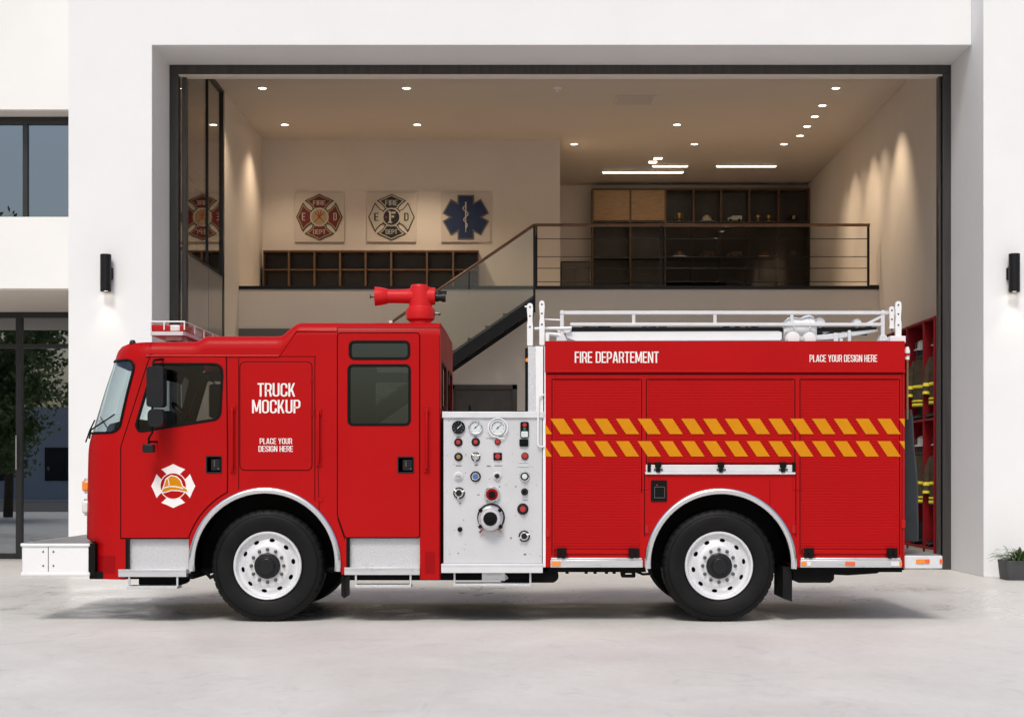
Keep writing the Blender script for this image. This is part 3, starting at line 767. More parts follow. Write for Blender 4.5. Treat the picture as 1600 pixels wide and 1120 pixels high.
def hung_helmet(x, y, z, label, m='helmet'):
    t = thing('helmet', (x, y, z), label, 'helmet', 'helmets hung over the turnout jackets')
    b = MB(); b.lathe([(.135, 0), (.138, .012), (.105, .03), (.10, .08), (.085, .13), (.045, .16), (0, .168)], (x, y, z), 'z', 24, cap=False); b.build('shell', m, t)
    b = MB(); b.lathe([(.10, -.07), (.103, .02), (.097, .02), (.092, -.07)], (x, y, z - .01), 'z', 20, cap=False); b.build('neck_guard', 'black_plastic', t)
    b = MB(); b.box(x - .112, x - .102, y - .045, y + .045, z + .03, z + .12); b.build('front_shield', 'black_plastic', t)
def boots(x, y, z, label):
    t = thing('rubber_boots', (x, y, z), label, 'boots', 'boots standing in the red lockers')
    for sd in (-1, 1):
        b = MB(); yy = y + sd * .075; b.tube([(x, yy, z + .34), (x, yy, z + .18), (x, yy, z + .07)], [.06, .055, .055], 12); b.tube([(x + .04, yy, z + .045), (x - .10, yy, z + .045), (x - .17, yy, z + .035)], [.045, .048, .03], 10); b.build('boot', 'rubber', t)
for (y, lab) in ((9.90, 'middle bay'), (8.98, 'bay by the door track')):
    xj = 6.10 if y > 9.5 else 6.13
    for zt_, zl in ((3.18, 'upper'), (1.70, 'lower')):
        jacket(xj, y, zt_, f'olive jacket with yellow bands in the {zl} {lab} of lockers', .95).rotation_euler = (0, 0, R(38))
        hung_helmet(xj, y, zt_ + .10, f'pale helmet above the jacket in the {zl} {lab} of lockers')
    boots(6.1, y, .30, f'dark boots under the jacket in the lower {lab} of the lockers')
    boots(6.1, y, 2.20, f'dark boots under the jacket in the upper {lab} of the lockers')

# ---- planter
x, y = 6.46, 6.08
t = thing('planter', (x, y, 0), 'grey round edged planter with spiky green plant by the white pier', 'planter')
b = MB(); rows = []
for z, k in ((0, .90), (.015, .93), (.20, 1.0), (.25, 1.02), (.256, 1.0), (.256, .92), (.20, .90)):
    rows.append([(x + k * a, y + k * c, z) for a, c in rrect(-.27, .27, -.22, .22, .07, 6)])
b.grid(rows, 0, True); b.add(rows[0], [list(range(len(rows[0])))]); b.build('pot', 'pot', t)
b = MB(); b.flat([(x + .9 * a, y + .9 * c) for a, c in rrect(-.27, .27, -.22, .22, .07, 6)], .215, ax='z'); b.build('soil', 'soil', t)
b = MB(); rg = random.Random(3)
for k in range(210):
    a = rg.uniform(0, 6.283); r0 = rg.uniform(0, .16); L_ = rg.uniform(.18, .36); up = rg.uniform(.5, 1.45); w = rg.uniform(.010, .018)
    cx, cy = x + r0 * 1.2 * math.cos(a), y + r0 * math.sin(a); V = []; n = 6
    for i in range(n + 1):
        s = i / n; hr = L_ * s * math.cos(up) * (.6 + .6 * s); hz = .21 + L_ * s * math.sin(up) * (1 - .45 * s * s / max(.4, up))
        px_, py_ = cx + hr * math.cos(a), cy + hr * math.sin(a); ww = w * (1 - s) ** .6 * (.6 + 1.2 * min(s, .4))
        V += [(px_ - ww * math.sin(a), py_ + ww * math.cos(a), hz), (px_ + ww * math.sin(a), py_ - ww * math.cos(a), hz + .004)]
    b.add(V, [(2 * i, 2 * i + 1, 2 * i + 3, 2 * i + 2) for i in range(n)])
b.build('foliage', 'leaf', t)

# ---- lobby furniture behind the glass
x, y = -7.35, 12.6
t = thing('covered_table', (x, y, 0), 'small table under a pale cloth behind the lobby glass', 'table')
b = MB(); b.lathe([(0, .75), (.34, .75), (.36, .74), (.365, .5), (.40, .02)], (x, y, 0), 'z', 40, cap=False); b.build('cloth', 'linen', t)
b = MB(); b.lathe([(.03, 0), (.03, .74)], (x, y, 0), 'z', 12); b.build('leg', 'black_metal', t)
x, y = -6.95, 12.0
t = thing('armchair', (x, y, 0), 'dark armchair behind the lobby glass', 'chair')
b = MB(); b.box(x - .32, x + .32, y - .32, y + .32, .20, .44); b.build('seat', 'canvas_dark', t, bevel=.05, seg=3)
b = MB(); b.box(x + .2, x + .36, y - .34, y + .34, .44, .92); b.build('backrest', 'canvas_dark', t, bevel=.05, seg=3)
for s in (-1, 1):
    b = MB(); b.box(x - .32, x + .2, y + s * .36 - .07, y + s * .36 + .07, .2, .62); b.build('armrest', 'canvas_dark', t, bevel=.04, seg=3)
    for q in (-.25, .25):
        b = MB(); b.tube([(x + q, y + s * .3, 0), (x + q, y + s * .3, .2)], .02, 8); b.build('leg', 'black_metal', t)

# ---- trees and building across the forecourt, mirrored in the glazing
def tree(x, y, h, rad, n, seed, label):
    rg = random.Random(seed)
    t = thing('tree', (x, y, 0), label, 'tree', 'trees across the forecourt')
    b = MB(); b.tube([(x, y, 0), (x + .1, y, h * .3), (x + .05, y + .1, h * .6), (x, y, h * .85)], [.16, .12, .08, .03], 10)
    tips = []
    for k in range(26):
        a = rg.uniform(0, 6.283); z0 = h * rg.uniform(.25, .7); e = Vector((x + rad * rg.uniform(.4, 1) * math.cos(a), y + rad * rg.uniform(.4, 1) * math.sin(a), z0 + rad * rg.uniform(-.1, .9)))
        s = Vector((x, y, z0)); mid = (s + e) / 2 + Vector((0, 0, .15)); b.tube([s, mid, e], [.05, .03, .01], 6); tips += [e, mid.lerp(e, .5), mid]
    b.build('trunk', 'bark', t)
    b = MB()
    for k in range(n):
        c = tips[rg.randrange(len(tips))] + Vector((rg.gauss(0, .26), rg.gauss(0, .26), rg.gauss(0, .22)))
        u = Vector((rg.gauss(0, 1), rg.gauss(0, 1), rg.gauss(0, 1))).normalized(); v = u.cross(Vector((rg.gauss(0, 1), rg.gauss(0, 1), 1))).normalized(); s = rg.uniform(.07, .13)
        b.add([c - u * s, c - v * s * .5, c + u * s, c + v * s * .5], [(0, 1, 2, 3)])
    b.build('crown', 'tree_leaf', t, smooth=False)
tree(-16.6, -11, 6.0, 2.3, 9000, 5, 'leafy tree mirrored in the lobby glazing beside the truck bumper')
tree(-16.6, -14, 11.4, 2.4, 7000, 9, 'leafy tree mirrored at the edge of the upper window')
bl = thing('office_building', (-34, -50, 0), 'grey block across the forecourt mirrored in the lobby glazing', 'building')
b = MB(); b.box(-60, -22, -62, -50, 0, 5.0); b.build('wall', 'far_wall', bl)
for k in range(8):
    xx = -57 + k * 4.4
    for z in (1.0,):
        b = MB(); b.box(xx, xx + 2.6, -49.99, -49.95, z, z + 1.8); f = b.build('window', 'dark_frame', bl)

# ================================================================== LIGHT AND CAMERA
w = bpy.data.worlds.new('World'); S.world = w; w.use_nodes = True
nt = w.node_tree; bg = nt.nodes['Background']
sky = nt.nodes.new('ShaderNodeTexSky'); sky.sky_type = 'NISHITA'; sky.sun_disc = False
SUN_EL, SUN_AZ = 52.0, 12.0             # degrees; azimuth measured from -Y towards -X
sky.sun_elevation = R(SUN_EL); sky.sun_rotation = R(180 + SUN_AZ); sky.air_density = 1.0; sky.dust_density = 4.0; sky.ozone_density = 1.0
nt.links.new(sky.outputs[0], bg.inputs[0]); bg.inputs[1].default_value = .10
sl = bpy.data.lights.new('sun', 'SUN'); sl.energy = 1.5; sl.angle = R(17); sl.color = (.99, .985, .925)
so = bpy.data.objects.new('sun', sl); COL.objects.link(so); so.location = (0, -10, 20)
dv = Vector((-math.sin(R(SUN_AZ)) * math.cos(R(SUN_EL)), -math.cos(R(SUN_AZ)) * math.cos(R(SUN_EL)), math.sin(R(SUN_EL))))
so.rotation_euler = dv.to_track_quat('Z', 'Y').to_euler()
cam = bpy.data.cameras.new('camera'); co = bpy.data.objects.new('camera', cam); COL.objects.link(co); S.camera = co
co.location = (0, -15, EYE); co.rotation_euler = (R(90), 0, 0)
cam.sensor_width = 36; cam.sensor_fit = 'HORIZONTAL'; cam.lens = 36 * FOC / 1600
cam.shift_x = (800 - PX0) / 1600; cam.shift_y = (PY0 - 560) / 1600
cam.clip_end = 1000
S.render.engine = 'CYCLES'; S.cycles.use_denoising = True
S.cycles.max_bounces = 8; S.cycles.transparent_max_bounces = 16; S.cycles.diffuse_bounces = 4
S.view_settings.view_transform = 'Standard'; S.view_settings.look = 'None'; S.view_settings.gamma = 1.0; S.view_settings.use_curve_mapping = False
S.view_settings.exposure = 0.27
# ================================================================== THE FIRE TRUCK
TW = 2.5                                            # width
tr_ = thing('fire_truck', (-.6, TW / 2, 0), 'red fire truck with white pump panel and yellow slanted stripes parked before the door', 'fire truck')
T = lambda *p: tp(p)
AF, AB, RA = (wx(414), wz(880)), (wx(1126), wz(881)), 118 / 168     # arch centres and radius
def part(b, name, m, parent=None, **k): return b.build(name, m, parent or tr_, **k)
def seam(pts, w=.007, y=-.0015, closed=False, b=None):
    return b.ribbon(pts, w, y, closed)

# ---- cab shape tables in drawing pixels: side seam and nose against height
def tab(rows): return [(wz(py), wx(px)) for py, px in rows]
XS = tab([(905, 188), (692, 190), (620, 211), (557, 232), (546, 235), (533, 240)])
XFn = tab([(905, 147), (851.5, 147), (849.5, 135.5), (800, 136), (705, 138), (690, 140), (660, 148), (600, 166), (556, 181), (546, 184), (538, 190), (534, 199), (533, 207)])
ZT = wz(533); RF = .12                               # roof line and roof fillet
RY = .42
def push(z, x):
    """nose position whose outline, seen square on, lies at x: the outline of the rounded corner sits a little behind the side"""
    px = PX0 + x * 168; xs = interp(XS, z); lo, hi = x - .6, x + .1
    for _ in range(40):
        m = (lo + hi) / 2
        q = min(PX0 + FOC * (xs - (xs - m) * math.sin(a * .01)) / (15 + RY * (1 - math.cos(a * .01))) for a in range(0, 158, 3))
        if q < px: lo = m
        else: hi = m
    return m
XFn = [(z, push(z, x)) for z, x in XFn]
def y_in(z):
    q = z - (ZT - RF)
    return 0 if q <= 0 else .10 * (1 - math.sqrt(max(0, 1 - (q / RF) ** 2)))
def nose(u, z, out=0.0):
    xs, xf = interp(XS, z), interp(XFn, z); yi = y_in(z); ry = RY
    if u <= 1:
        a = u * math.pi / 2; x = xs - (xs - xf) * math.sin(a); y = yi + (ry - yi) * (1 - math.cos(a)); n = (-math.sin(a), -math.cos(a))
    elif u <= 2: x = xf - .05 * math.sin(math.pi * (u - 1)); y = ry + (TW - 2 * ry) * (u - 1); n = (-1, 0)
    else:
        a = (3 - u) * math.pi / 2; x = xs - (xs - xf) * math.sin(a); y = TW - yi - (ry - yi) * (1 - math.cos(a)); n = (-math.sin(a), math.cos(a))
    return (x + n[0] * out, y + n[1] * out, z)
def dens(lp, step=.06):
    out = []
    for i, a in enumerate(lp):
        b = lp[(i + 1) % len(lp)]; k = max(1, int(math.hypot(b[0] - a[0], b[1] - a[1]) / step))
        out += [(a[0] + (b[0] - a[0]) * t / k, a[1] + (b[1] - a[1]) * t / k) for t in range(k)]
    return out
zb, zt = wz(905), ZT
outer = [(3 * i / 48, zb) for i in range(49)] + [(3, zb + (zt - zb) * i / 36) for i in range(1, 37)] + [(3 - 3 * i / 48, zt) for i in range(1, 49)] + [(0, zt - (zt - zb) * i / 36) for i in range(1, 36)]
zw0, zw1 = wz(674), wz(563)
def wloop(g=0.0):
    k = 2.0                                          # corner radii in a space where u is about half a metre
    u0, u1 = .11, .19
    p = rnd([(u0 / k, zw0), ((3 - u0) / k, zw0), ((3 - u1) / k, zw1), (u1 / k, zw1)], [.07, .07, .10, .10], 7)
    if g: p = off(p, g)
    return dens([(a * k, c) for a, c in p], .05)
wl = wloop()
ex = [(3 * i / 60 + .003, zb + (zt - zb) * j / 42 + .002) for i in range(1, 60) for j in range(1, 42)]
ex += [(u, ZT - RF + RF * q) for u in [3 * i / 40 for i in range(1, 40)] for q in (.15, .4, .6, .75, .87, .95)]
b = MB(); b.surf(outer, lambda u, z: nose(u, z), [wl], ex)
# roof sections behind the nose
RP = [(wx(240), ZT)] + T((300, 533), (309, 531), (318, 525), (326, 524), (430, 524), (438, 523.5), (444, 519), (460, 505.5), (468, 503), (683, 503), (687, 504))
def section(x, z):
    r = []
    for i in range(7):
        a = i / 6 * math.pi / 2; r.append((x, .10 * (1 - math.cos(a)), z - RF + RF * math.sin(a)))
    r += [(x, TW * k / 6, z + .02 * math.sin(math.pi * k / 6)) for k in range(1, 6)]
    for i in range(6, -1, -1):
        a = i / 6 * math.pi / 2; r.append((x, TW - .10 * (1 - math.cos(a)), z - RF + RF * math.sin(a)))
    return r
rows = [section(*p) for p in RP]
rows[0] = [(interp(XS, min(z_, ZT)), y_, z_ if z_ <= ZT else ZT) for x_, y_, z_ in rows[0]]
b.grid(rows)
# front part of the roof, closing on the nose
tops = [nose(3 * i / 48, ZT) for i in range(49)]
b.add(tops + [(RP[0][0], TW - .1, ZT + .0)] , [list(range(49))])
# side panels
def arch(c, r, a0, a1, n=28): return arc(c[0], c[1], r, a0, a1, n)
FW = rnd(T((241, 569), (348, 569), (344, 654), (217, 674), (213, 664)), [.03, .09, .09, .05, .05])
RW1 = rrect(wx(547), wx(639), wz(560), wz(534), .045)
RW2 = rrect(wx(545), wx(640), wz(663), wz(571), .045)
top = [(x, z - RF) for x, z in RP]
side = T((188, 905)) + T((188, 842), (189.5, 692)) + [(interp(XS, wz(p)), wz(p)) for p in (660, 620, 590, 557)] + top \
    + T((687, 905), (656, 905), (656, 840), (541, 840), (541, 897), (533, 897)) + [p for p in arch(AF, RA, 0, 180)] + T((295, 897), (295, 842), (196, 842), (196, 905))
side = [p for i, p in enumerate(side) if math.hypot(p[0] - side[i - 1][0], p[1] - side[i - 1][1]) > 1e-4]
cab = part(b, 'cab', 'red', angle=30)
for y0, y1 in ((0, .03), (TW - .03, TW)):
    b = MB(); b.prism(side, y0, y1, [FW, RW1, RW2]); part(b, 'cab_side', 'red', smooth=False)
# rear wall of the cab
zr0, zr1 = wz(905), wz(503) - .10
b = MB(); rwn = rrect(.35, 1.0, wz(632), wz(566), .04); rwm = [(TW - a, z) for a, z in rwn][::-1]
bw = [(.0, zr0), (TW, zr0), (TW, wz(503) - RF), (TW - .03, wz(503) - .05), (TW - .1, wz(503)), (.1, wz(503)), (.03, wz(503) - .05), (0, wz(503) - RF)]
b.prism(bw, wx(687) - .004, wx(687) + .004, [rwn, rwm], ax='x'); part(b, 'rear_wall', 'red')
for lp in (rwn, rwm):
    b = MB(); b.prism(off(lp, .022), wx(687) + .0045, wx(687) + .014, [lp], ax='x'); f = part(b, 'window', 'black')
    b = MB(); b.flat(off(lp, .01), wx(687), ax='x'); b.build('pane', 'dark_glass', f)
# windscreen
lo = wloop(.018)
b = MB(); b.surf(lo, lambda u, z: nose(u, z, .006), [wl]); ws = part(b, 'windscreen', 'black', solid=.008)
b = MB(); b.surf(wl, lambda u, z: nose(u, z, -.004), [], ex); b.build('pane', 'windscreen_glass', ws)
b = MB(); 
for u0 in (1.0, 1.9): b.tube([nose(u0, zw0 - .05, .03), nose(u0 - .35, zw0 + .02, .035), nose(u0 - .78, zw0 + .16, .02)], [.010, .008, .006], 8)
b.tube([nose(.62, wz(655), .03), nose(.60, wz(672), .055), nose(.66, wz(690), .05)], .007, 8)
b.build('wiper', 'black', ws)

# ---- doors and panel joints
YD = -.006
fd = T((189.5, 840), (189.5, 700), (191.5, 692), (233, 563), (236, 558), (353, 558)) + T((355, 700)) + [p for p in arch(AF, RA + 8.5 / 168, 118, 160.5, 10)] + T((294.5, 840))
b = MB(); b.prism(fd, YD, -.0005, [FW]); fdo = part(b, 'door', 'red', bevel=.004)
b = MB(); b.ribbon(off(fd, .005), .010, -.0012, True); b.build('door_gap', 'seam', fdo)
rd = T((528, 804), (528, 521), (655, 521), (655, 839), (540, 839))
rd = rnd(rd, [0, .03, .03, .02, .02], 3)
b = MB(); b.prism(rd, YD, -.0005, [RW1, RW2]); rdo = part(b, 'door', 'red', bevel=.004)
b = MB(); b.ribbon(off(rd, .005), .010, -.0012, True); b.build('door_gap', 'seam', rdo)
for dor, loops in ((fdo, [FW]), (rdo, [RW1, RW2])):
    for lp in loops:
        b = MB(); b.prism(off(lp, .013), YD - .006, YD + .02, [off(lp, -.012)]); b.build('window_seal', 'black', dor, bevel=.003)
        b = MB(); b.flat(off(lp, -.005), .012); b.build('pane', 'dark_glass' if lp is RW1 or lp is RW2 else 'cab_glass', dor)
for (x0, x1, y0, y1), dor in (((322, 347, 739, 712), fdo), ((621, 647, 739, 713), rdo)):
    a, c, e, f = wx(x0), wx(x1), wz(y0), wz(y1)
    b = MB(); b.prism(rrect(a, c, e, f, .012), YD - .006, YD - .0005, [rrect(a + .012, c - .012, e + .012, f - .012, .008)]); b.box(a + .01, c - .01, YD + .0, YD + .004, e + .01, f - .01)
    b.prism(rrect(a + .05, c - .018, e + .025, f - .03, .008), YD - .012, YD - .001); hnd = b.build('handle', 'black_plastic', dor, bevel=.002)
    b = MB(); b.lathe([(0, 0), (.008, 0), (.010, .003)], (c - .03, YD - .016, e + .04), 'y', 12); b.box(a + .075, a + .085, YD - .0135, YD - .0115, e + .06, f - .04); b.build('key_barrel', 'nut', dor)
# middle panel with its own hatch
hp = rrect(wx(375.5), wx(487), wz(734), wz(566), .05)
b = MB(); b.prism(hp, -.005, -.0005); hat = part(b, 'hatch_panel', 'red', bevel=.003)
b = MB(); b.ribbon(off(hp, .004), .007, -.0011, True); b.build('panel_gap', 'seam', hat)
for px, py in ((383, 720), (481, 720), (383, 576), (481, 576)):
    b = MB(); b.lathe([(0, -.001), (.006, -.001), (.006, .002)], (wx(px), -.006, wz(py)), 'y', 10); b.build('fastener', 'reflector_red', hat)
for py in (592, 646):
    b = MB(); b.box(wx(485.5), wx(488.5), -.011, -.0005, wz(py) - .03, wz(py) + .03); b.build('hinge', 'reflector_red', hat)
b = MB()
b.ribbon([(wx(373), wz(764)), (wx(373), wz(560))], .007, -.0013); b.ribbon([(wx(492), wz(783)), (wx(492), wz(557))], .007, -.0013)
b.ribbon(T((494, 557), (375, 557)), .006, -.0014); b.ribbon(T((499, 800), (496, 700), (496, 640)), .006, -.0013)
b.ribbon(T((527, 521), (527, 512), (690, 512)), .006, -.0013)
b.ribbon(T((527, 809), (539, 843)), .007, -.0013)
part(b, 'panel_joints', 'seam')
# drip rail that runs up to the raised roof
b = MB(); b.tube([(wx(228), -.003, wz(556)), (wx(436), -.003, wz(556))], .010, 8); b.tube([(wx(436), -.003, wz(556)), (wx(463), -.002, wz(517)), (wx(525), -.002, wz(517))], .006, 8); part(b, 'drip_rail', 'red')
# grab bars
for px, y0, y1 in ((364, 632, 738), (498, 638, 728), (667, 634, 738)):
    b = MB(); x = wx(px); b.tube([(x, -.002, wz(y0 + 6)), (x, -.045, wz(y0 + 7)), (x, -.05, wz(y0 + 10)), (x, -.05, wz(y1 - 10)), (x, -.045, wz(y1 - 7)), (x, -.002, wz(y1 - 6))], .0125, 10)
    for yy in (y0 + 6, y1 - 6): b.box(x - .027, x + .027, -.012, -.001, wz(yy) - .035, wz(yy) + .035)
    part(b, 'grab_bar', 'red', bevel=.003)
b = MB(); b.lathe([(0, -.003), (.022, -.003), (.024, 0)], (wx(501), -.004, wz(780)), 'y', 14); b.lathe([(0, -.003), (.010, -.003), (.011, 0)], (wx(179), .01, wz(735)), 'y', 10); part(b, 'filler_cap', 'red')
# writing and badge
for s, x0, x1, y0, y1 in (('TRUCK', 402.5, 461.5, 619.5, 598.5), ('MOCKUP', 394, 469.5, 645.5, 624.5), ('PLACE YOUR', 406, 456.5, 693.5, 684.5), ('DESIGN HERE', 404, 458, 705.5, 696.5)):
    lettering(s, wx(x0), wx(x1), wz(y0), wz(y1), -.0065, hat)
cx, cz, r = wx(271), wz(759), 33.0 / 168
b = MB()
for i, a in enumerate(cross_arms(r)): b.flat(move(a, cx, cz), YD - .0012 - .0002 * i)
for i in range(4):
    a = 45 + 90 * i; b.add([(cx + r * rr_ * math.cos(R(a + q)), YD - .0022 - .0002 * i, cz + r * rr_ * math.sin(R(a + q))) for rr_, q in ((.40, -28), (.60, -15), (.60, 15), (.40, 28))], [(0, 1, 2, 3)])
b.lathe([(r * .44, 0), (r * .64, 0)], (cx, YD - .0032, cz), 'y', 40, cap=False)
b.lathe([(0, 0), (r * .60, 0)], (cx, YD - .0040, cz), 'y', 40, mi=1, cap=False)
hel = rnd([(-.52, -.16), (-.44, .06), (-.36, .34), (-.10, .52), (.16, .46), (.36, .28), (.46, -.02), (.70, -.18), (.74, -.30), (.30, -.22), (-.10, -.20), (-.40, -.30), (-.60, -.32)], .08, 4)
b.flat([(cx + a * r * .92, cz + c * r * .92) for a, c in off(hel, .05)], YD - .0048, mi=0)
b.flat([(cx + a * r * .92, cz + c * r * .92) for a, c in hel], YD - .0056, mi=2)
b.ribbon([(cx + a * r * .92, cz + c * r * .92) for a, c in ((-.54, -.12), (-.2, -.02), (.15, -.03), (.52, -.12))], r * .05, YD - .0062, mi=0)
b.ribbon([(cx + a * r * .92, cz + c * r * .92) for a, c in ((-.28, .42), (-.22, .18), (-.2, -.02))], r * .04, YD - .0062, mi=0)
b.build('door_badge', ['lettering_white', 'red', 'yellow'], fdo, smooth=False)

# ---- steps in the cab side
for x0, x1, y0, y1, sx0, sx1 in ((196, 295, 842, 889, 186, 292), (541, 656, 840, 886, 538.5, 656)):
    b = MB(); b.box(wx(x0) - .002, wx(x1) + .004, .05, .09, wz(y1) - .04, wz(y0) + .02); w_ = part(b, 'step_well', 'tread')
    b = MB(); b.box(wx(x0), wx(x0) + .03, .001, .05, wz(y1), wz(y0)); b.box(wx(x0), wx(x1), .001, .05, wz(y0), wz(y0) + .03); b.build('well_lining', 'black', w_)
    b = MB(); b.box(wx(sx0), wx(sx1), -.03, .10, wz(y1 + 11.5), wz(y1)); b.box(wx(sx0), wx(sx1), -.034, -.03, wz(y1 + 3), wz(y1)); part(b, 'step', 'alu', bevel=.004)
b = MB(); b.box(wx(664), wx(679), -.004, .0, wz(895), wz(862)); part(b, 'reflector', 'reflector_red')
b = MB(); b.surf([(.10, wz(895)), (.55, wz(895)), (.55, wz(868)), (.10, wz(868))], lambda u, z: nose(u, z, .004), [], [(.1 + .05 * i, wz(880)) for i in range(1, 9)] + [(.1 + .05 * i, wz(894.9)) for i in range(1, 9)] + [(.1 + .05 * i, wz(868.1)) for i in range(1, 9)]); part(b, 'reflector', 'reflector_red')
for x0, x1, y0, y1 in ((201, 279, 902, 919), (555, 643, 899, 917), (709, 830, 896, 915)):
    b = MB(); a, c = wx(x0), wx(x1); zt_, zb_ = wz(y0), wz(y1)
    for x in (a + .008, c - .008): b.box(x - .009, x + .009, -.02, 0.0, zb_ + .02, zt_ + .02); 
    b.box(a, c, -.06, .14, zb_, zb_ + .026); part(b, 'folding_step', 'tread', bevel=.003)

# ---- wheel arches
for c, x0, x1, ye in ((AF, 294, 535, 897), (AB, 1011, 1241, 888)):
    ro, ri = RA + 1.5 / 168, RA - 9.5 / 168
    rows = []
    for t in range(0, 49):
        a = R(-6 + 192 * t / 48) if c is AF else R(-3.5 + 187 * t / 48)
        prof = [(ri, .02), (ri, -.018), (ri + .010, -.034), ((ro + ri) / 2, -.044), (ro - .010, -.036), (ro, -.018), (ro, .0)]
        rows.append([(c[0] + r_ * math.cos(a), y_, c[1] + r_ * math.sin(a)) for r_, y_ in prof])
    b = MB(); b.grid(rows); part(b, 'wheel_arch_trim', 'chrome', angle=60)
    b = MB(); rows = []
    for t in range(41):
        a = R(-4 + 188 * t / 40); rows.append([(c[0] + (RA - .012) * math.cos(a), y_, c[1] + (RA - .012) * math.sin(a)) for y_ in (.031, TW - .031)])
    b.grid(rows); b.prism(arch(c, RA - .013, 0, 180) + [(c[0] - RA + .05, .46), (c[0] + RA - .05, .46)], .62, TW - .62)
    part(b, 'wheel_housing', 'black')

# ---- wheels
def wheel(cx, cz, Rt):
    y0 = .045
    w = bpy.data.objects.new('wheel', None); COL.objects.link(w); w.parent = tr_
    b = MB(); n = 252; rows = []
    prof = [(.318, .030), (.330, .012), (.350, .004), (.40, -.012), (.452, -.014), (.470, -.008), (.473, -.004), (.476, -.008), (.498, .002), (.512, .012), (Rt - .004, .030), (Rt, .06), (Rt, .15), (Rt, .24), (Rt - .004, .27), (.50, .295), (.42, .31), (.33, .28), (.318, .27)]
    for k, (r_, h) in enumerate(prof):
        row = []
        for i in range(n):
            rr_ = r_
            if k in (9, 10) and i % 6 == 0: rr_ -= .010
            if k in (11, 12, 13) and i % 6 == 0: rr_ -= .006
            a = 2 * math.pi * (i + (0.0)) / n; row.append((cx + rr_ * math.cos(a), y0 + h, cz + rr_ * math.sin(a)))
        rows.append(row)
    b.grid(rows, 0, True); b.build('tyre', 'rubber', w, angle=50)
    rin = .312
    def dish(a, c):
        r_ = math.hypot(a, c)
        h = interp([(0, .012), (.145, .012), (.185, .012), (.20, .018), (.235, .050), (.262, .062), (.282, .058), (.290, .02), (.298, .004), (rin, .0)], r_); return (cx + a, y0 + h, cz + c)
    holes = []
    for k in range(10):
        a = 2 * math.pi * k / 10 + .16; holes.append([(.238 * math.cos(a) + .026 * math.cos(q) * -math.sin(a) + .017 * math.sin(q) * math.cos(a), .238 * math.sin(a) + .026 * math.cos(q) * math.cos(a) + .017 * math.sin(q) * math.sin(a)) for q in [2 * math.pi * j / 14 for j in range(14)]])
    ex_ = [(r_ * math.cos(2 * math.pi * j / 72 + .01), r_ * math.sin(2 * math.pi * j / 72 + .01)) for r_ in (.13, .16, .18, .195, .21, .225, .24, .25, .262, .272, .282, .288, .293, .298, .304) for j in range(72)]
    b = MB(); b.surf(circle(0, 0, rin, 96), dish, holes, ex_)
    b.lathe([(rin, 0), (.318, .006), (.320, .03), (.31, .06), (.30, .26)], (cx, y0, cz), 'y', 96, cap=False)
    b.build('rim', 'rim', w, angle=30)
    b = MB(); b.lathe([(0, .1), (.30, .1), (.30, .22)], (cx, y0, cz), 'y', 32, cap=False); b.build('brake_drum', 'black', w)
    b = MB(); b.lathe([(.120, .014), (.120, -.02), (.112, -.034), (.078, -.040), (.074, -.060), (.066, -.068), (0, -.070)], (cx, y0, cz), 'y', 40, cap=False); b.build('hub_cap', 'hub', w, bevel=.003)
    hb = None
    for k in range(12):
        a = 2 * math.pi * k / 12 + math.pi / 2
        bx_, bz_ = cx + .152 * math.cos(a), cz + .152 * math.sin(a)
        b = MB(); b.lathe([(.018, .014), (.018, .006), (.0135, .006), (.0135, -.016), (.006, -.018), (.006, -.026), (0, -.026)], (bx_, y0, bz_), 'y', 6, cap=False); b.build('lug_nut', 'nut', w, smooth=False)
    return w
wf = wheel(wx(416.5), wz(884), .527); wb = wheel(wx(1124.5), wz(884), .527)
for c in (416.5, 1124.5):                                            # wheels on the far side
    b = MB(); b.lathe([(.30, -.27), (.42, -.31), (.50, -.295), (.527, -.24), (.527, -.06), (.50, 0), (.40, .012), (.31, 0), (.31, -.1), (0, -.1)], (wx(c), TW - .045, wz(884)), 'y', 64, cap=False); part(b, 'wheel', 'rubber')
    b = MB(); b.tube([(wx(c), .3, wz(884)), (wx(c), TW - .3, wz(884))], .09, 12); b.lathe([(.0, -.2), (.16, -.18), (.22, 0), (.16, .18), (0, .2)], (wx(c), TW / 2, wz(884)), 'y', 20); part(b, 'axle', 'underbody')

# ---- chassis below
b = MB()
b.box(wx(138), wx(1400), .55, .63, wz(893), wz(850)); b.box(wx(138), wx(1400), TW - .63, TW - .55, wz(893), wz(850))
b.box(wx(137), wx(300), .06, TW - .06, wz(905), wz(893)); b.box(wx(545), wx(846), .08, TW - .1, wz(907), wz(893))
b.box(wx(856), wx(1010), .06, TW - .06, wz(894), wz(884)); b.box(wx(1238), wx(1412), .06, TW - .06, wz(894), wz(884))
for x in (300, 560, 700, 860, 1000, 1260, 1380): b.box(wx(x), wx(x) + .08, .6, TW - .6, wz(890), wz(860))
part(b, 'chassis', 'underbody')
b = MB(); b.prism(rnd(T((212, 902), (276, 902), (276, 914), (270, 918), (218, 918), (212, 914)), .03), .12, .6); part(b, 'air_tank', 'underbody')
b = MB(); b.prism(rnd(T((780, 893), (873, 893), (873, 905), (866, 911), (780, 911)), .05, 5), .09, .9); part(b, 'fuel_tank', 'underbody', bevel=.01)
b = MB(); b.prism(rnd(T((1242, 886), (1306, 886), (1306, 906), (1300, 911), (1250, 911), (1242, 907)), .03, 4), .08, .7); b.lathe([(0, -.01), (.012, -.01), (.012, .02)], (wx(1284), .5, wz(912)), 'z', 10); part(b, 'battery_box', 'underbody', bevel=.006)
b = MB(); b.prism(rnd(T((1306, 886), (1392, 886), (1376, 897), (1330, 900), (1306, 899)), .02, 3), .15, .5); part(b, 'exhaust_box', 'underbody')
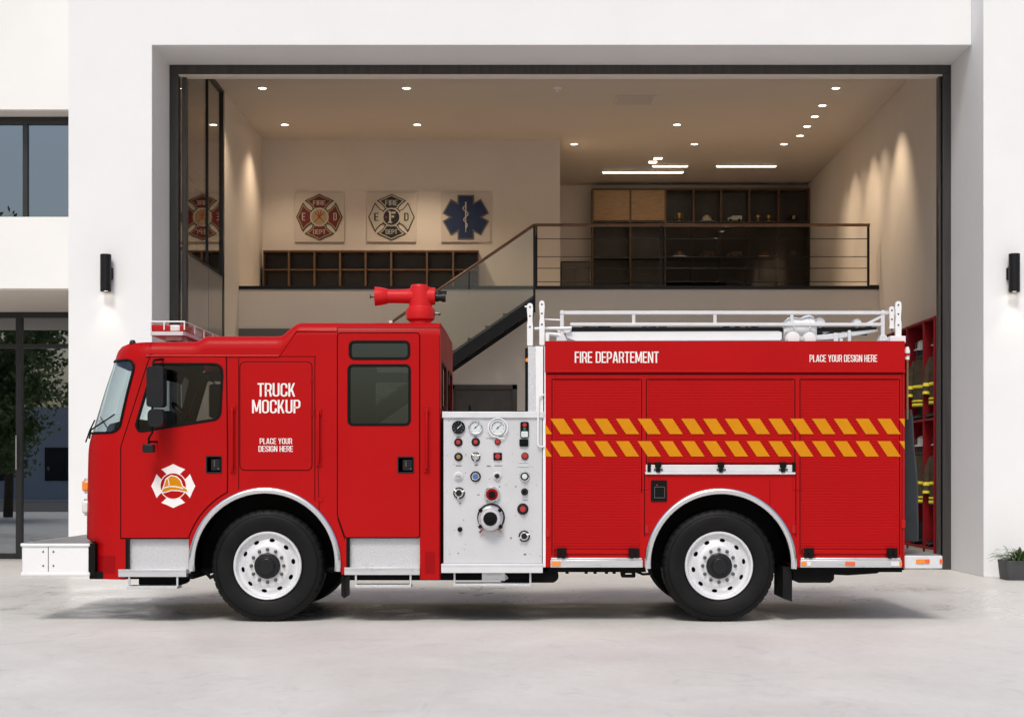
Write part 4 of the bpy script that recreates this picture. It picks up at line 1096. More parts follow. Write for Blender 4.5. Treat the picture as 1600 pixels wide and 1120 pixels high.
b = MB(); b.prism(rnd(T((970, 890), (994, 890), (994, 903), (972, 903)), .015, 3), .09, .2, [rrect(wx(978), wx(989), wz(899), wz(896), .004)]); b.tube([(wx(994), .12, wz(893)), (wx(1006), .12, wz(898)), (wx(1020), .12, wz(897))], .012, 8); part(b, 'tow_bracket', 'underbody')
for px in (884, 914, 928, 946, 958):
    b = MB(); b.box(wx(px), wx(px + 5), .09, .13, wz(897), wz(892)); part(b, 'hose_clip', 'underbody')
for x0, x1, y0, y1, yy in ((1226, 1240.5, 886, 941, .10), (1205, 1216, 886, 935, 1.9), (531, 535.5, 898, 936, .10)):
    b = MB(); b.prism(T((x0, y0), (x1, y0), (x1, y1), (x0, y1 - 5)), yy, yy + .55 if x1 - x0 > 5 else yy + .5); part(b, 'mud_flap', 'rubber')
b = MB(); b.tube([(wx(315), .2, wz(895)), (wx(322), .2, wz(904)), (wx(334), .2, wz(898))], .02, 8); b.tube([(wx(305), .3, wz(893)), (wx(525), .3, wz(893))], .03, 8); part(b, 'steering_link', 'underbody')

# ---- front bumper
xb0, xb1 = wx(29), wx(136); z0, z1 = wz(900), wz(849)
pl = [(xb1, .05), (wx(73), .05), (xb0 + .02, .05), (xb0, .10), (xb0, TW - .1), (xb0 + .02, TW - .05), (xb1, TW - .05)]
b = MB(); b.prism(pl, z0 + .035, z1 - .02, ax='z'); bum = part(b, 'bumper', 'white_paint', bevel=.006)
b = MB(); b.prism(off(pl, .014), z1 - .03, z1, ax='z'); b.prism(off(pl, .014), z0, z0 + .036, ax='z'); b.build('lip', 'white_paint', bum, bevel=.008)
b = MB(); b.flat(off(pl, -.02), z1 + .002, ax='z'); b.build('deck_plate', 'tread_dark', bum)
b = MB(); b.box(wx(73) - .003, wx(73) + .003, .0485, .052, z0 + .04, z1 - .03); b.build('corner_joint', 'seam', bum)
b = MB()
for px in (65, 81):
    for py in (862, 884): b.lathe([(0, -.003), (.008, -.003), (.009, .002)], (wx(px), .048, wz(py)), 'y', 10)
b.build('bolt', 'nut', bum)
b = MB(); b.box(wx(136), wx(146), .052, TW - .052, wz(900), wz(849)); part(b, 'bumper_bracket', 'black')
# head lamps on the nose
for py0, py1, m in ((771, 748, 'amber'), (806, 780, 'clear_lens')):
    b = MB(); z0_, z1_ = wz(py0), wz(py1)
    xx = wx(128, 15.3); b.box(wx(131, 15.3), wx(146, 15.3), .30, .62, z0_ - .004, z1_ + .004); lp = part(b, 'headlight', 'chrome', bevel=.01)
    b = MB(); b.box(xx, wx(140, 15.3), .285, .58, z0_ + .018, z1_ - .016); b.build('lens', m, lp, bevel=.02, seg=3)
b = MB(); b.lathe([(0, .04), (.02, .035), (.03, .015), (.032, 0)], (wx(199), .2, wz(534) - .004), 'z', 16); part(b, 'marker_lamp', 'black_plastic')
# light bar across the roof
xa, xc = wx(234.5, 15.35), wx(289, 15.35); ya, yc = .35, 2.15; za = wz(527, 15.35); 
b = MB(); b.prism(rnd([(xa, ya), (xc - .02, ya), (xc, ya + .05), (xc, yc), (xa, yc)], [.03, 0, .02, .02, .03], 3), za + .02, za + .055, ax='z')
b.box(xa + .12, xc - .06, ya + .12, yc - .1, za - .02, za + .03); b.box(xa + .10, xa + .16, ya + .2, ya + .3, ZT - .01, za + .02); b.box(xc - .12, xc - .04, ya + .2, ya + .3, ZT - .01, za + .02); lb = part(b, 'light_bar', 'alu_white', bevel=.004)
b = MB(); b.prism([(xa + .01, ya + .01), (xc - .012, ya + .01), (xc - .012, yc - .01), (xa + .01, yc - .01)], za + .0555, za + .122, ax='z'); b.build('lens', 'red_lens', lb, bevel=.012, seg=3)
b = MB(); b.box(xa + .19, xc - .05, ya + .004, ya + .10, za + .060, za + .118); b.build('lens', 'clear_lens', lb, bevel=.008); b = MB(); b.box(xc - .06, xc - .006, ya + .5, ya + .8, za + .060, za + .118); b.build('lens', 'clear_lens', lb, bevel=.008)
b = MB()
zz0, zz1 = za + .07, za + .150
b.tube([(xa + .005, ya, zz1), (xc - .005, ya, zz1), (xc, yc, zz1), (xa + .005, yc, zz1)], .007, 8, closed=True)
for x, y in ((xa + .005, ya), (xa + .135, ya - .002), (xc - .005, ya), (xc, ya + .45), (xc, ya + .9), (xc, ya + 1.35), (xc, yc), (xa + .005, yc), (xa + .005, ya + .6), (xa + .005, ya + 1.2)): b.box(x - .006, x + .006, y - .006, y + .006, zz0, zz1)
b.build('guard', 'white_paint', lb)
b = MB()
for k in range(6):
    y = ya + .12 + k * .32; b.lathe([(0, -.001), (.035, 0), (.04, .03), (0, .04)], (xa + .08 + .12 * (k % 2), y, za + .085), 'z', 14)
b.build('beacon', 'clear_lens', lb)
# mirrors
def mirror(sgn):
    yy = -.20 if sgn > 0 else TW + .20; d = 15 + yy
    q = lambda px, py: (wx(px, 14.8), wz(py, 14.8))
    b = MB(); x, z = q(239, 562); x2, z2 = q(232.5, 704)
    xm, zm_ = q(238, 640)
    b.tube([(x + .05, .0 if sgn > 0 else TW, wz(561)), (x, yy * .8, z), (x, yy, z - .05), (xm, yy, zm_), (xm, yy, wz(676, d)), (x2, yy, wz(684, 14.8)), (x2, yy, wz(696, 14.8))], .011, 8)
    b.tube([(x2, yy, wz(690, 14.8)), (x2 + .03, 0 if sgn > 0 else TW, wz(690))], .009, 8)
    arm = part(b, 'mirror_arm', 'black')
    x0, x1 = wx(231.5, 14.8), wx(258, 14.8); z0, z1 = wz(636, 14.8), wz(573, 14.8)
    b = MB(); b.prism(rrect(x0, x1, z0, z1, .035, 5), yy - .075, yy + .075); b.build('mirror_housing', 'black_plastic', arm, bevel=.02, seg=3)
    b = MB(); b.prism(rrect(x0 + .01, x1, wz(667, 14.8), wz(639, 14.8), .06, 6), yy - .075, yy + .07); b.build('mirror_housing', 'black_plastic', arm, bevel=.03, seg=3)
    b = MB(); xx0, xx1 = wx(224, 14.8), wx(241, 14.8); b.box(xx0, xx1, yy - .05, yy + .05, wz(707, 14.8), wz(694, 14.8)); b.build('mirror_foot', 'black_plastic', arm, bevel=.008)
mirror(1); mirror(-1)

# ---- cab interior
for lp in (FW, RW1, RW2):
    b = MB(); b.prism(off(lp, .03), TW - .075, TW - .0605, [off(lp, -.02)]); part(b, 'window_surround', 'black')
b = MB(); b.surf([(.30, wz(578)), (2.7, wz(578)), (2.7, wz(556)), (.30, wz(556))], lambda u, z: nose(u, z, -.03), [], [(u * .1, wz(567)) for u in range(4, 27)]); part(b, 'sun_visor', 'interior_dark')
b = MB()
b.prism(off(side, -.012), TW - .06, TW - .031, [FW, RW1, RW2])
b.prism([(wx(165), wz(742)), (wx(686), wz(742)), (wx(686), wz(752)), (wx(165), wz(752))], .04, TW - .04)
part(b, 'cab_lining', 'interior')
zi = wz(745)
li = [(3 * i / 48, zi) for i in range(49)] + [(3, zi + (zt - .02 - zi) * i / 20) for i in range(1, 21)] + [(3 - 3 * i / 48, zt - .02) for i in range(1, 49)] + [(0, zt - .02 - (zt - .02 - zi) * i / 20) for i in range(1, 20)]
b = MB(); b.surf(li, lambda u, z: nose(u, z, -.028), [wl], ex); part(b, 'cab_lining', 'interior')
b = MB(); b.box(wx(240), wx(440), .05, TW - .05, wz(543), wz(541)); b.box(wx(470), wx(683), .05, TW - .05, wz(524), wz(522)); part(b, 'headliner', 'interior_dark')
b = MB(); b.prism(rnd(T((152, 745), (154, 690), (166, 662), (205, 652), (222, 670), (224, 745)), .04, 3), .10, TW - .10); b.prism(rnd(T((222, 676), (238, 640), (262, 640), (268, 672), (250, 745), (224, 745)), .03, 3), .25, 1.0); part(b, 'dashboard', 'interior_dark')
b = MB(); c0 = Vector((wx(270), .62, wz(655))); ax_ = Vector((.80, 0, .6)); u_ = Vector((0, 1, 0)); v_ = ax_.cross(u_)
b.tube([c0 + u_ * .22 * math.cos(a * .3142) + v_ * .22 * math.sin(a * .3142) for a in range(20)], .015, 8, closed=True)
for a in (0.3, 2.4, 4.7): b.tube([c0, c0 + u_ * .22 * math.cos(a) + v_ * .22 * math.sin(a)], .013, 6)
b.tube([c0, c0 - ax_ * .3], .03, 8); part(b, 'steering_wheel', 'interior_dark')
def seat(px, y0, y1):
    b = MB(); b.prism(rnd(T((px - 52, 720), (px, 716), (px + 4, 738), (px - 52, 738)), .03, 3), y0, y1); b.prism(rnd(T((px - 6, 720), (px + 12, 615), (px + 26, 615), (px + 20, 735)), .04, 4), y0, y1); b.prism(rnd(T((px + 13, 612), (px + 15, 590), (px + 27, 590), (px + 27, 612)), .03, 4), y0 + .1, y1 - .1); part(b, 'seat', 'interior', bevel=.02)
seat(345, .3, .85); seat(345, 1.65, 2.2); seat(640, .35, .85); seat(640, 1.65, 2.15)
b = MB(); b.box(wx(372), wx(378), .05, .55, wz(745), wz(545)); b.box(wx(372), wx(378), TW - .55, TW - .07, wz(745), wz(545)); part(b, 'bulkhead', 'interior')

# ---- water cannon on the cab roof
D = 15.5; yv = D - 15
zax = wz(463, D); xv = wx(657, D)
b = MB()
b.lathe([(0, 0)] + [(.001, 0), (.155, 0), (.157, .012), (.11, .03), (.105, .07), (.135, .09), (.142, .15), (.135, .19), (.112, .21), (.108, .32), (.10, .40)], (xv, yv, wz(503) - .02), 'z', 36, cap=False)
part(b, 'monitor_base', 'red_monitor', bevel=.004)
b = MB(); x0 = wx(586, D); x1 = wx(680, D)
b.lathe([(0, .03), (.085, .03), (.092, 0), (.087, .05), (.073, .12), (.067, .125), (.066, .18), (.069, .30), (.074, .34), (.087, .38), (.090, .46), (.085, .53), (.083, x1 - x0), (0, x1 - x0)], (x0, yv, zax), 'x', 32, cap=False)
b.lathe([(.10, -.06), (.10, .0), (.075, .05), (0, .055)], (xv - .01, yv, zax + .06), 'z', 24); can = part(b, 'monitor', 'red_monitor', angle=40)
b = MB(); b.lathe([(.022, 0), (.02, .01), (.012, .012), (.012, .07)], (wx(578, D), yv, zax), 'x', 14); b.build('nozzle_tip', 'nut', can)
b = MB(); b.lathe([(.042, 0), (.042, .035), (.036, .038), (.036, .06), (.045, .062), (.045, .10), (0, .10)], (x1, yv, zax - .01), 'x', 20, cap=False); b.box(x1 + .03, x1 + .11, yv - .02, yv + .02, zax + .02, zax + .05); b.build('control_valve', 'black_plastic', can)
b = MB(); b.tube([(xv + .12, yv, wz(490, D)), (xv + .18, yv, wz(490, D))], .013, 8); b.lathe([(0, 0), (.02, .006), (.02, .02), (0, .026)], (xv + .17, yv, wz(490, D)), 'x', 12); b.build('lock_pin', 'nut', can)
b = MB(); b.box(wx(608, 15.3), wx(613, 15.3), .28, .34, ZT, wz(501, 15.3)); part(b, 'roof_bracket', 'alu_white')

# ---- pump section
b = MB(); b.prism(T((693, 880), (847, 880), (847, 652), (693, 652)), .0, .04); pp = part(b, 'pump_panel', 'panel_white', bevel=.004)
b = MB(); b.box(wx(691), wx(850), -.02, .16, wz(653), wz(643)); b.build('top_rail', 'alu_white', pp, bevel=.006)
b = MB(); b.box(wx(690), wx(848), -.07, .05, wz(894), wz(880)); b.box(wx(690), wx(848), -.074, -.068, wz(884), wz(880)); part(b, 'step', 'alu_white', bevel=.005)
b = MB(); b.box(wx(691), wx(849), .04, TW - .02, wz(890), wz(655)); part(b, 'pump_house', 'black')
b = MB(); b.box(wx(703), wx(822), .3, 1.2, wz(655), wz(640)); b.tube([(wx(732), .3, wz(655)), (wx(732), .3, wz(633, 15.3))], .01, 8); part(b, 'pump_cover', 'underbody')
b = MB(); b.tube([(wx(792), .05, wz(905)), (wx(788), .05, wz(899))], .02, 6); b.box(wx(753), wx(789), .02, .05, wz(907), wz(895)); b.box(wx(760), wx(783), .005, .02, wz(904), wz(898)); part(b, 'drain_plate', 'alu')
def Q(zx, zy): return wx(670 + zx * .2767), wz(620 + zy * .2767)
K = .2767 / 168
def gauge(zx, zy, r, face, ring, red=False):
    x, z = Q(zx, zy); r *= K * 1.06
    b = MB(); b.lathe([(r, 0), (r, -.022), (r * .94, -.028), (r * .82, -.026), (r * .82, -.012)], (x, 0, z), 'y', 32, cap=False)
    b.lathe([(0, -.012), (r * .83, -.012)], (x, 0, z), 'y', 32, mi=1, cap=False)
    for k in range(9):
        a = R(225 - 33.75 * k); b.add([(x + r * q * math.cos(a + s), -.0128, z + r * q * math.sin(a + s)) for q, s in ((.66, -.04), (.78, -.04), (.78, .04), (.66, .04))], [(0, 1, 2, 3)], 2)
    b.ribbon([(x - r * .2, z - r * .2), (x + r * .5, z + r * .45)], .005, -.0135, mi=2); b.lathe([(0, -.018), (r * .1, -.016), (r * .1, -.012)], (x, 0, z), 'y', 10, mi=2)
    b.build('gauge', [ring, face, 'black' if face != 'black_plastic' else 'gauge_face'], pp)
def knob(zx, zy, r, mats, depth=.035, lobes=0):
    x, z = Q(zx, zy); r *= K; b = MB()
    b.lathe([(r, 0), (r, -.008), (r * .92, -.012), (r * .78, -.013)], (x, 0, z), 'y', 24, cap=False)
    b.lathe([(r * .80, -.010), (r * .74, -depth * .7), (r * .66, -depth * .8), (r * .5, -depth * .8)], (x, 0, z), 'y', 24, mi=1, cap=False)
    b.lathe([(r * .52, -depth * .75), (r * .50, -depth), (r * .2, -depth * 1.03), (0, -depth * 1.03)], (x, 0, z), 'y', 20, mi=2, cap=False)
    for k in range(lobes):
        a = 2 * math.pi * k / lobes + .4; b.tube([(x + r * .5 * math.cos(a), -depth * .9, z + r * .5 * math.sin(a)), (x + r * .98 * math.cos(a), -depth * .8, z + r * .98 * math.sin(a))], r * .16, 8, mi=1)
    return b.build('valve_knob', mats, pp)
gauge(168, 172, 35, 'black_plastic', 'black'); gauge(264, 172, 38, 'gauge_face', 'chrome'); gauge(390, 174, 42, 'gauge_face', 'alu_white')
for a, c in ((167, 256), (265, 254)): knob(a, c, 24, ['black', 'black_plastic', 'knob_red'], .03)
knob(389, 254, 18, ['black', 'knob_red', 'knob_red'], .03)
knob(168, 338, 24, ['black', 'black_plastic', 'brass']); knob(265, 338, 26, ['black', 'chrome', 'chrome'], .04, 3)
x, z = Q(389, 336); b = MB(); b.prism(rrect(x - .04, x + .04, z - .035, z + .035, .008), -.012, 0); b.lathe([(.026, -.012), (.024, -.03), (0, -.032)], (x, 0, z), 'y', 20, mi=1, cap=False); b.build('push_button', ['black', 'knob_red'], pp)
knob(543, 334, 21, ['black', 'knob_red', 'knob_red'], .03)
knob(167, 449, 28, ['alu_white', 'panel_white', 'chrome'], .03); knob(264, 449, 30, ['black', 'chrome', 'knob_blue']); knob(386, 447, 25, ['alu_white', 'chrome', 'black_plastic']); knob(541, 448, 30, ['chrome', 'black', 'gauge_face'], .05)
knob(171, 542, 33, ['black', 'chrome', 'black_plastic'], .06, 3); knob(541, 535, 20, ['black', 'black_plastic', 'black'], .045, 2); knob(531, 632, 32, ['black', 'black_plastic', 'knob_red'], .05); knob(539, 785, 32, ['black', 'chrome', 'black_plastic'], .05, 2); knob(176, 747, 14, ['black', 'black', 'black'], .04, 2)
# switch column at the right
x, z = Q(541, 188); b = MB(); b.prism(rrect(x - .040, x + .040, z - .072, z + .078, .02), -.014, 0); b.prism(rrect(x - .032, x + .032, z - .064, z - .01, .012), -.020, -.0141, mi=1)
b.lathe([(.020, -.014), (.018, -.03), (0, -.031)], (x, 0, z + .048), 'y', 16, mi=2, cap=False); b.lathe([(.016, -.014), (.014, -.022), (0, -.022)], (x, 0, z + .012), 'y', 16, mi=3, cap=False); b.build('switch', ['black', 'gauge_face', 'knob_red', 'knob_green'], pp)
x, z = Q(537, 259); b = MB(); b.prism(rrect(x - .042, x + .042, z - .034, z + .034, .012), -.020, 0); b.box(x - .02, x + .02, -.04, -.02, z - .012, z + .012); b.build('switch', 'black', pp)
x, z = Q(536, 380); b = MB(); b.prism(rrect(x - .055, x + .055, z - .022, z + .022, .02), -.006, 0, [rrect(x - .048, x + .048, z - .016, z + .016, .014)]); b.build('name_plate', 'alu_white', pp)
# suction outlet
x, z = Q(357, 550); r = 45 * K
b = MB(); b.lathe([(r, 0), (r, -.03), (r * .9, -.04), (r * .76, -.04)], (x, 0, z), 'y', 32, cap=False); b.lathe([(r * .78, -.03), (r * .72, -.06), (r * .45, -.062)], (x, 0, z), 'y', 28, mi=1, cap=False); b.lathe([(r * .46, -.06), (r * .40, -.09), (0, -.09)], (x, 0, z), 'y', 24, mi=2, cap=False)
b.build('outlet_valve', ['chrome', 'reflector_red', 'black'], pp)
x, z = Q(349, 686); r = 62 * K
b = MB(); b.lathe([(r * 1.12, 0), (r * 1.12, -.02), (r * .98, -.03), (r * .98, -.06), (r, -.07), (r, -.10), (r * .86, -.115), (r * .64, -.118)], (x, 0, z), 'y', 40, cap=False)
b.lathe([(r * .66, -.11), (r * .60, -.13), (r * .2, -.135), (r * .18, -.15), (0, -.15)], (x, 0, z), 'y', 32, mi=1, cap=False); so_ = b.build('suction_inlet', ['alu', 'black'], pp)
b = MB(); b.lathe([(r * 1.13, -.001), (r * 1.26, -.001), (r * 1.26, -.012), (r * 1.13, -.012)], (x + .004, 0, z + .012), 'y', 40, cap=False); b.build('inlet_ring', 'black', so_)
for a in (140, 218, 322, 42):
    b = MB(); b.tube([(x + r * 1.0 * math.cos(R(a)), -.06, z + r * math.sin(R(a))), (x + r * 1.34 * math.cos(R(a)), -.06, z + r * 1.34 * math.sin(R(a)))], .016, 8); b.build('inlet_lug', 'black', so_)
for a, m in ((232, 'knob_red'), (308, 'brass')):
    b = MB(); b.tube([(x + r * 1.2 * math.cos(R(a)), -.02, z + r * 1.2 * math.sin(R(a))), (x + r * 1.62 * math.cos(R(a)), -.03, z + r * 1.62 * math.sin(R(a)))], [.006, .010], 8); b.build('drain_cock', m, so_)
rg = random.Random(11)
for zx, zy, wd, ht in ((168, 226, 26, 5), (264, 224, 18, 5), (168, 388, 34, 5), (268, 384, 20, 6), (338, 390, 22, 6), (393, 388, 44, 4), (177, 600, 8, 8), (464, 796, 8, 10), (400, 506, 6, 8), (491, 506, 8, 6), (280, 552, 14, 4), (545, 583, 30, 3), (166, 882, 8, 5), (543, 888, 14, 8), (120, 116, 5, 5), (558, 116, 26, 6), (352, 234, 60, 3)):
    x, z = Q(zx, zy); b = MB(); b.box(x - wd * K / 2, x + wd * K / 2, -.0022, -.0005, z - ht * K / 2, z + ht * K / 2); b.build('name_plate', 'screw', pp)
for k in range(60):
    x, z = Q(rg.uniform(95, 630), rg.uniform(120, 900)); s = rg.uniform(.002, .0045); b = MB(); b.box(x - s, x + s, -.0022, -.0005, z - s * .7, z + s * .7); b.build('screw', 'screw', pp)
for k, (zx, zy, hh) in enumerate(((390, 174, 1),)):
    x, z = Q(zx, zy); b = MB(); b.tube([(x + .09 * math.cos(a * .3), -.03, z + .088 * math.sin(a * .3)) for a in range(-3, 17)] + [(x - .0, -.03, z - .1), (x + .06, -.02, z - .10)], .006, 6); b.build('hose_loop', 'canvas_white', pp)
# white post beside the body with tread plate and bent pipe
b = MB(); b.box(wx(837), wx(851), .0, .06, wz(652), wz(541)); b.box(wx(848), wx(853), .0, .03, wz(886), wz(541)); part(b, 'corner_post', 'white_paint', bevel=.004)
b = MB(); b.box(wx(825), wx(837.5), .03, .9, wz(650), wz(541)); part(b, 'side_plate', 'tread', bevel=.004)
b = MB(); b.box(wx(820.5), wx(825), .06, .85, wz(645), wz(543)); part(b, 'hose_slot', 'black'); 
b = MB(); b.lathe([(0, -.02), (.018, -.018), (.02, 0)], (wx(824), .05, wz(562)), 'y', 12); part(b, 'marker_lamp', 'amber')
b = MB(); b.tube([(wx(850), -.01, wz(617)), (wx(843), -.03, wz(618)), (wx(841), -.035, wz(622)), (wx(840.5), -.035, wz(690)), (wx(841), -.035, wz(696)), (wx(844), -.03, wz(698)), (wx(850), -.01, wz(697))], .009, 8); part(b, 'pipe', 'white_paint')

# ---- equipment body
prof = T((852, 535), (1413, 535), (1413, 886), (1238, 886)) + arch(AB, RA - .002, 0, 180) + T((1013, 886), (852, 886))
prof = [p for i, p in enumerate(prof) if math.hypot(p[0] - prof[i - 1][0], p[1] - prof[i - 1][1]) > 1e-4]
b = MB(); b.prism(prof, .03, TW); eb = part(b, 'equipment_body', 'red', bevel=.006)
b = MB(); b.box(wx(856), wx(1410), .06, TW - .04, wz(535) + .001, wz(535) + .006); b.build('bounce_plate', 'tread', eb)  # unseen plate added to keep red bounce off the white rack
b = MB(); b.prism(rnd(T((851.5, 533), (1413.5, 533), (1413.5, 581), (851.5, 581)), .008, 2), -.014, .031); b.box(wx(851.5), wx(1414), -.022, -.012, wz(582), wz(578)); hdp = part(b, 'header_panel', 'red', bevel=.004)
lettering('FIRE DEPARTEMENT', wx(898), wx(1029), wz(567), wz(549.5), -.0155, hdp)
lettering('PLACE YOUR DESIGN HERE', wx(1264.5), wx(1370), wz(565.5), wz(554.5), -.0155, hdp)
# frame posts and rails round the shutters
b = MB()
segs = [(852, 866.5, 582, 886), (999, 1013.5, 582, 766), (1239, 1252.5, 582, 766), (1402, 1413.5, 582, 886)]
for x0, x1, y0, y1 in segs: b.box(wx(x0), wx(x1), .0, .031, wz(y1), wz(y0))
b.box(wx(866.5), wx(1402), .001, .031, wz(592), wz(582))
lo_ = [p for p in T((999, 886), (1005.5, 886))]
b.prism(T((999, 886), (999, 766.5), (1013.4, 766.5), (1013.4, 740)) + T((1239, 740), (1239, 766.5), (1252.5, 766.5), (1252.5, 886), (1241, 886)) + arch(AB, RA - .001, 2, 178) + T((1011, 886)), .0, .031)
part(b, 'shutter_frame', 'red', bevel=.003)
b = MB()
for x in (862.5, 1002.5, 1010, 1242, 1250, 1405.5): b.ribbon([(wx(x), wz(592)), (wx(x), wz(866 if x < 1001 or x > 1243 else 724 if 1005 < x < 1245 else 770))], .008, -.0012)
b.ribbon(T((1007, 740), (1007, 838)), .008, -.0012); b.ribbon(T((1243.5, 740), (1243.5, 838)), .008, -.0012); b.ribbon(T((1409.5, 586), (1409.5, 880)), .005, -.0012)
b.ribbon(T((855, 584), (1411, 584)), .010, -.0012)
for x0, x1 in ((863, 1002), (1011, 1241), (1250, 1405)): b.ribbon(T((x0, 592.5), (x1, 592.5)), .007, -.0014)
b.ribbon(T((1203, 751), (1203, 789)), .004, -.0012)
part(b, 'panel_joints', 'seam')
def shutter(x0, x1, y0, y1):
    z0, z1 = wz(y1), wz(y0); n = int((z1 - z0) / .0268); p = (z1 - z0) / n; rows = []
    pr = []
    for k in range(n):
        q = z0 + k * p; pr += [(q + .0003, .0066), (q + .0026, .0068), (q + .0040, .0044), (q + p * .5, .0035), (q + p - .0015, .0042)]
    rows = [[(x, y_, q) for q, y_ in pr] for x in (wx(x0), wx(x1))]
    b = MB(); b.grid(rows); return part(b, 'roller_shutter', 'red_shutter', angle=20)
for x0, x1, y0, y1 in ((866.5, 999, 592, 858), (1013.5, 1239, 592, 723), (1252.5, 1402, 592, 858)):
    sh = shutter(x0, x1, y0, y1)
    if y1 > 800:
        b = MB(); b.box(wx(x0) + .01, wx(x1) - .01, -.006, .02, wz(865), wz(858.5)); b.box(wx(x0) + .004, wx(x1) - .004, .006, .03, wz(872), wz(865)); b.build('bottom_bar', 'red', sh, bevel=.003)
    else:
        b = MB(); b.box(wx(1009), wx(1242), -.012, .03, wz(737), wz(726)); b.box(wx(1008), wx(1242.5), -.022, .03, wz(741), wz(737.2)); b.build('bottom_bar', 'alu_white', sh, bevel=.004)
    gx = [x0 + 6, x0 + 13.5, x1 - 12, x1 - 3.5] if y1 > 800 else [1014, 1028, 1126, 1223, 1240]
    base = 858 if y1 > 800 else 724
    for i, px in enumerate(gx):
        b = MB(); x, z = wx(px), wz(base)
        edge = i in (0, len(gx) - 1)
        if edge: b.box(x - .016, x + .016, -.03, .0, z - .075, z + .012)
        else:
            b.box(x - .030, x + .030, -.032, -.0, z - .035, z + .014); b.box(x - .018, x + .018, -.036, -.004, z - .082, z - .034); b.box(x - .04, x + .045, -.03, -.012, z - .062, z - .050)
        lt = b.build('latch', 'black', sh, bevel=.003)
        if not edge:
            b = MB(); b.lathe([(0, -.001), (.007, 0), (.007, .004)], (x, -.036, z - .012), 'y', 10); b.build('rivet', 'clear_lens', sh) if False else None
# stripes
for y0, y1 in ((654, 678), (689, 713)):
    b = MB(); k = 0; hgt = y1 - y0; x = 852 - 26
    a0, a1 = 852, 1413.5
    while x < a1 + 5:
        poly = [(x, y0), (x + 20.5, y0), (x + 20.5 + 16, y1), (x + 16, y1)]
        for lo1, keep in ((a0, 1), (a1, -1)):                        # clip to the body
            out = []
            for i in range(len(poly)):
                p, q = poly[i], poly[(i + 1) % len(poly)]; ip, iq = (p[0] - lo1) * keep >= 0, (q[0] - lo1) * keep >= 0
                if ip: out.append(p)
                if ip != iq:
                    t = (lo1 - p[0]) / (q[0] - p[0]); out.append((lo1, p[1] + t * (q[1] - p[1])))
            poly = out
            if len(poly) < 3: break
        if len(poly) >= 3: b.flat(tp(poly), -.0022)
        x += 34.05
    o = part(b, 'warning_stripes', 'yellow', smooth=False)
# locker latch, reflectors and sills
b = MB(); a, c, e, f = wx(1017), wx(1042), wz(783), wz(750); b.prism(rrect(a, c, e, f, .008), -.010, 0); b.prism(rrect(a + .03, c - .02, e + .03, f - .06, .006), -.016, -.0101, [rrect(a + .036, c - .026, e + .036, f - .066, .004)], mi=1); b.box(a + .05, a + .062, -.013, -.0102, f - .05, f - .04, 2); part(b, 'compartment_latch', ['black', 'nut', 'knob_red'], bevel=.002)
for px, py in ((856, 832), (1010.5, 826), (1240, 826), (1411, 818)):
    b = MB(); b.prism(rrect(wx(px) - .017, wx(px) + .017, wz(py) - .04, wz(py) + .04, .008), -.014, -.0005); part(b, 'reflector', 'red_lens')
for x0, x1 in ((860, 1004), (1250, 1408)):
    b = MB(); b.box(wx(x0), wx(x1), -.025, .06, wz(886), wz(874.5)); b.prism([(-.018, wz(874.6)), (.05, wz(874.6)), (.05, wz(871)), (-.005, wz(871))], wx(x0) + .004, wx(x1) - .004, ax='x') if False else b.box(wx(x0) + .006, wx(x1) - .006, -.012, .05, wz(874.4), wz(871)); sl_ = part(b, 'sill', 'alu', bevel=.004)
    lights = [(862, 876, 'amber')] if x0 == 860 else [(1251, 1259, 'amber'), (1260, 1266, 'clear_lens'), (1320, 1335, 'amber_red'), (1391, 1404, 'clear_lens'), (1404.5, 1408, 'amber')]
    for l0, l1, m in lights:
        b = MB(); b.prism(rrect(wx(l0), wx(l1), wz(883.5), wz(877), .008), -.034, -.0255); b.build('side_marker', m, sl_, bevel=.003)
# tail board
b = MB(); b.box(wx(1414), wx(1473.5), .02, TW - .02, wz(888), wz(868)); tb = part(b, 'tail_board', 'alu_white', bevel=.006)
b = MB(); b.box(wx(1414), wx(1472), .05, TW - .05, wz(867.9), wz(867)); b.build('deck_plate', 'tread_dark', tb)
for l0, l1, m in ((1432, 1446, 'amber'), (1446.5, 1453, 'amber_red'), (1469, 1473.5, 'amber_red')):
    b = MB(); b.prism(rrect(wx(l0), wx(l1), wz(880), wz(873.5), .006), .010, .0195); b.build('side_marker', m, tb, bevel=.003)
b = MB(); b.prism(rnd(T((1414, 890), (1428, 890), (1424, 893), (1414, 893)), .004, 2), .3, .8); part(b, 'tow_bracket', 'underbody')
# rear cover and pole at the back of the body
b = MB(); rows = []
for i in range(13):
    s = i / 12; zq = wz(640 + 204 * s, 15.3); x1_ = wx(1425 + 10 * min(1, s * 1.6), 15.3); w_ = .003 * math.sin(i * 1.3)
    rows.append([(wx(1413), .25, zq), (x1_ - .03 + w_, .24, zq), (x1_ + w_, .30, zq), (x1_ - .01, .65, zq), (wx(1413), .75, zq)])
b.grid(rows); b.add(rows[0], [[0, 1, 2, 3, 4]]); b.add(rows[-1], [[0, 1, 2, 3, 4]]); part(b, 'rear_cover', 'canvas_dark')
b = MB(); x = wx(1417.5, 15.1); b.tube([(x, .1, wz(655, 15.1)), (x, .1, wz(560, 15.1))], .010, 8); rp = part(b, 'rear_pole', 'brass')
b = MB(); b.tube([(x, .1, wz(562, 15.1)), (x, .1, wz(548, 15.1)), (x, .1, wz(542, 15.1))], [.02, .026, .016], 12); b.build('pole_cap', 'canvas_white', rp)
b = MB(); b.tube([(x, .1, wz(556, 15.1)), (x, .1, wz(552, 15.1))], .0275, 12); b.build('pole_band', 'knob_red', rp)

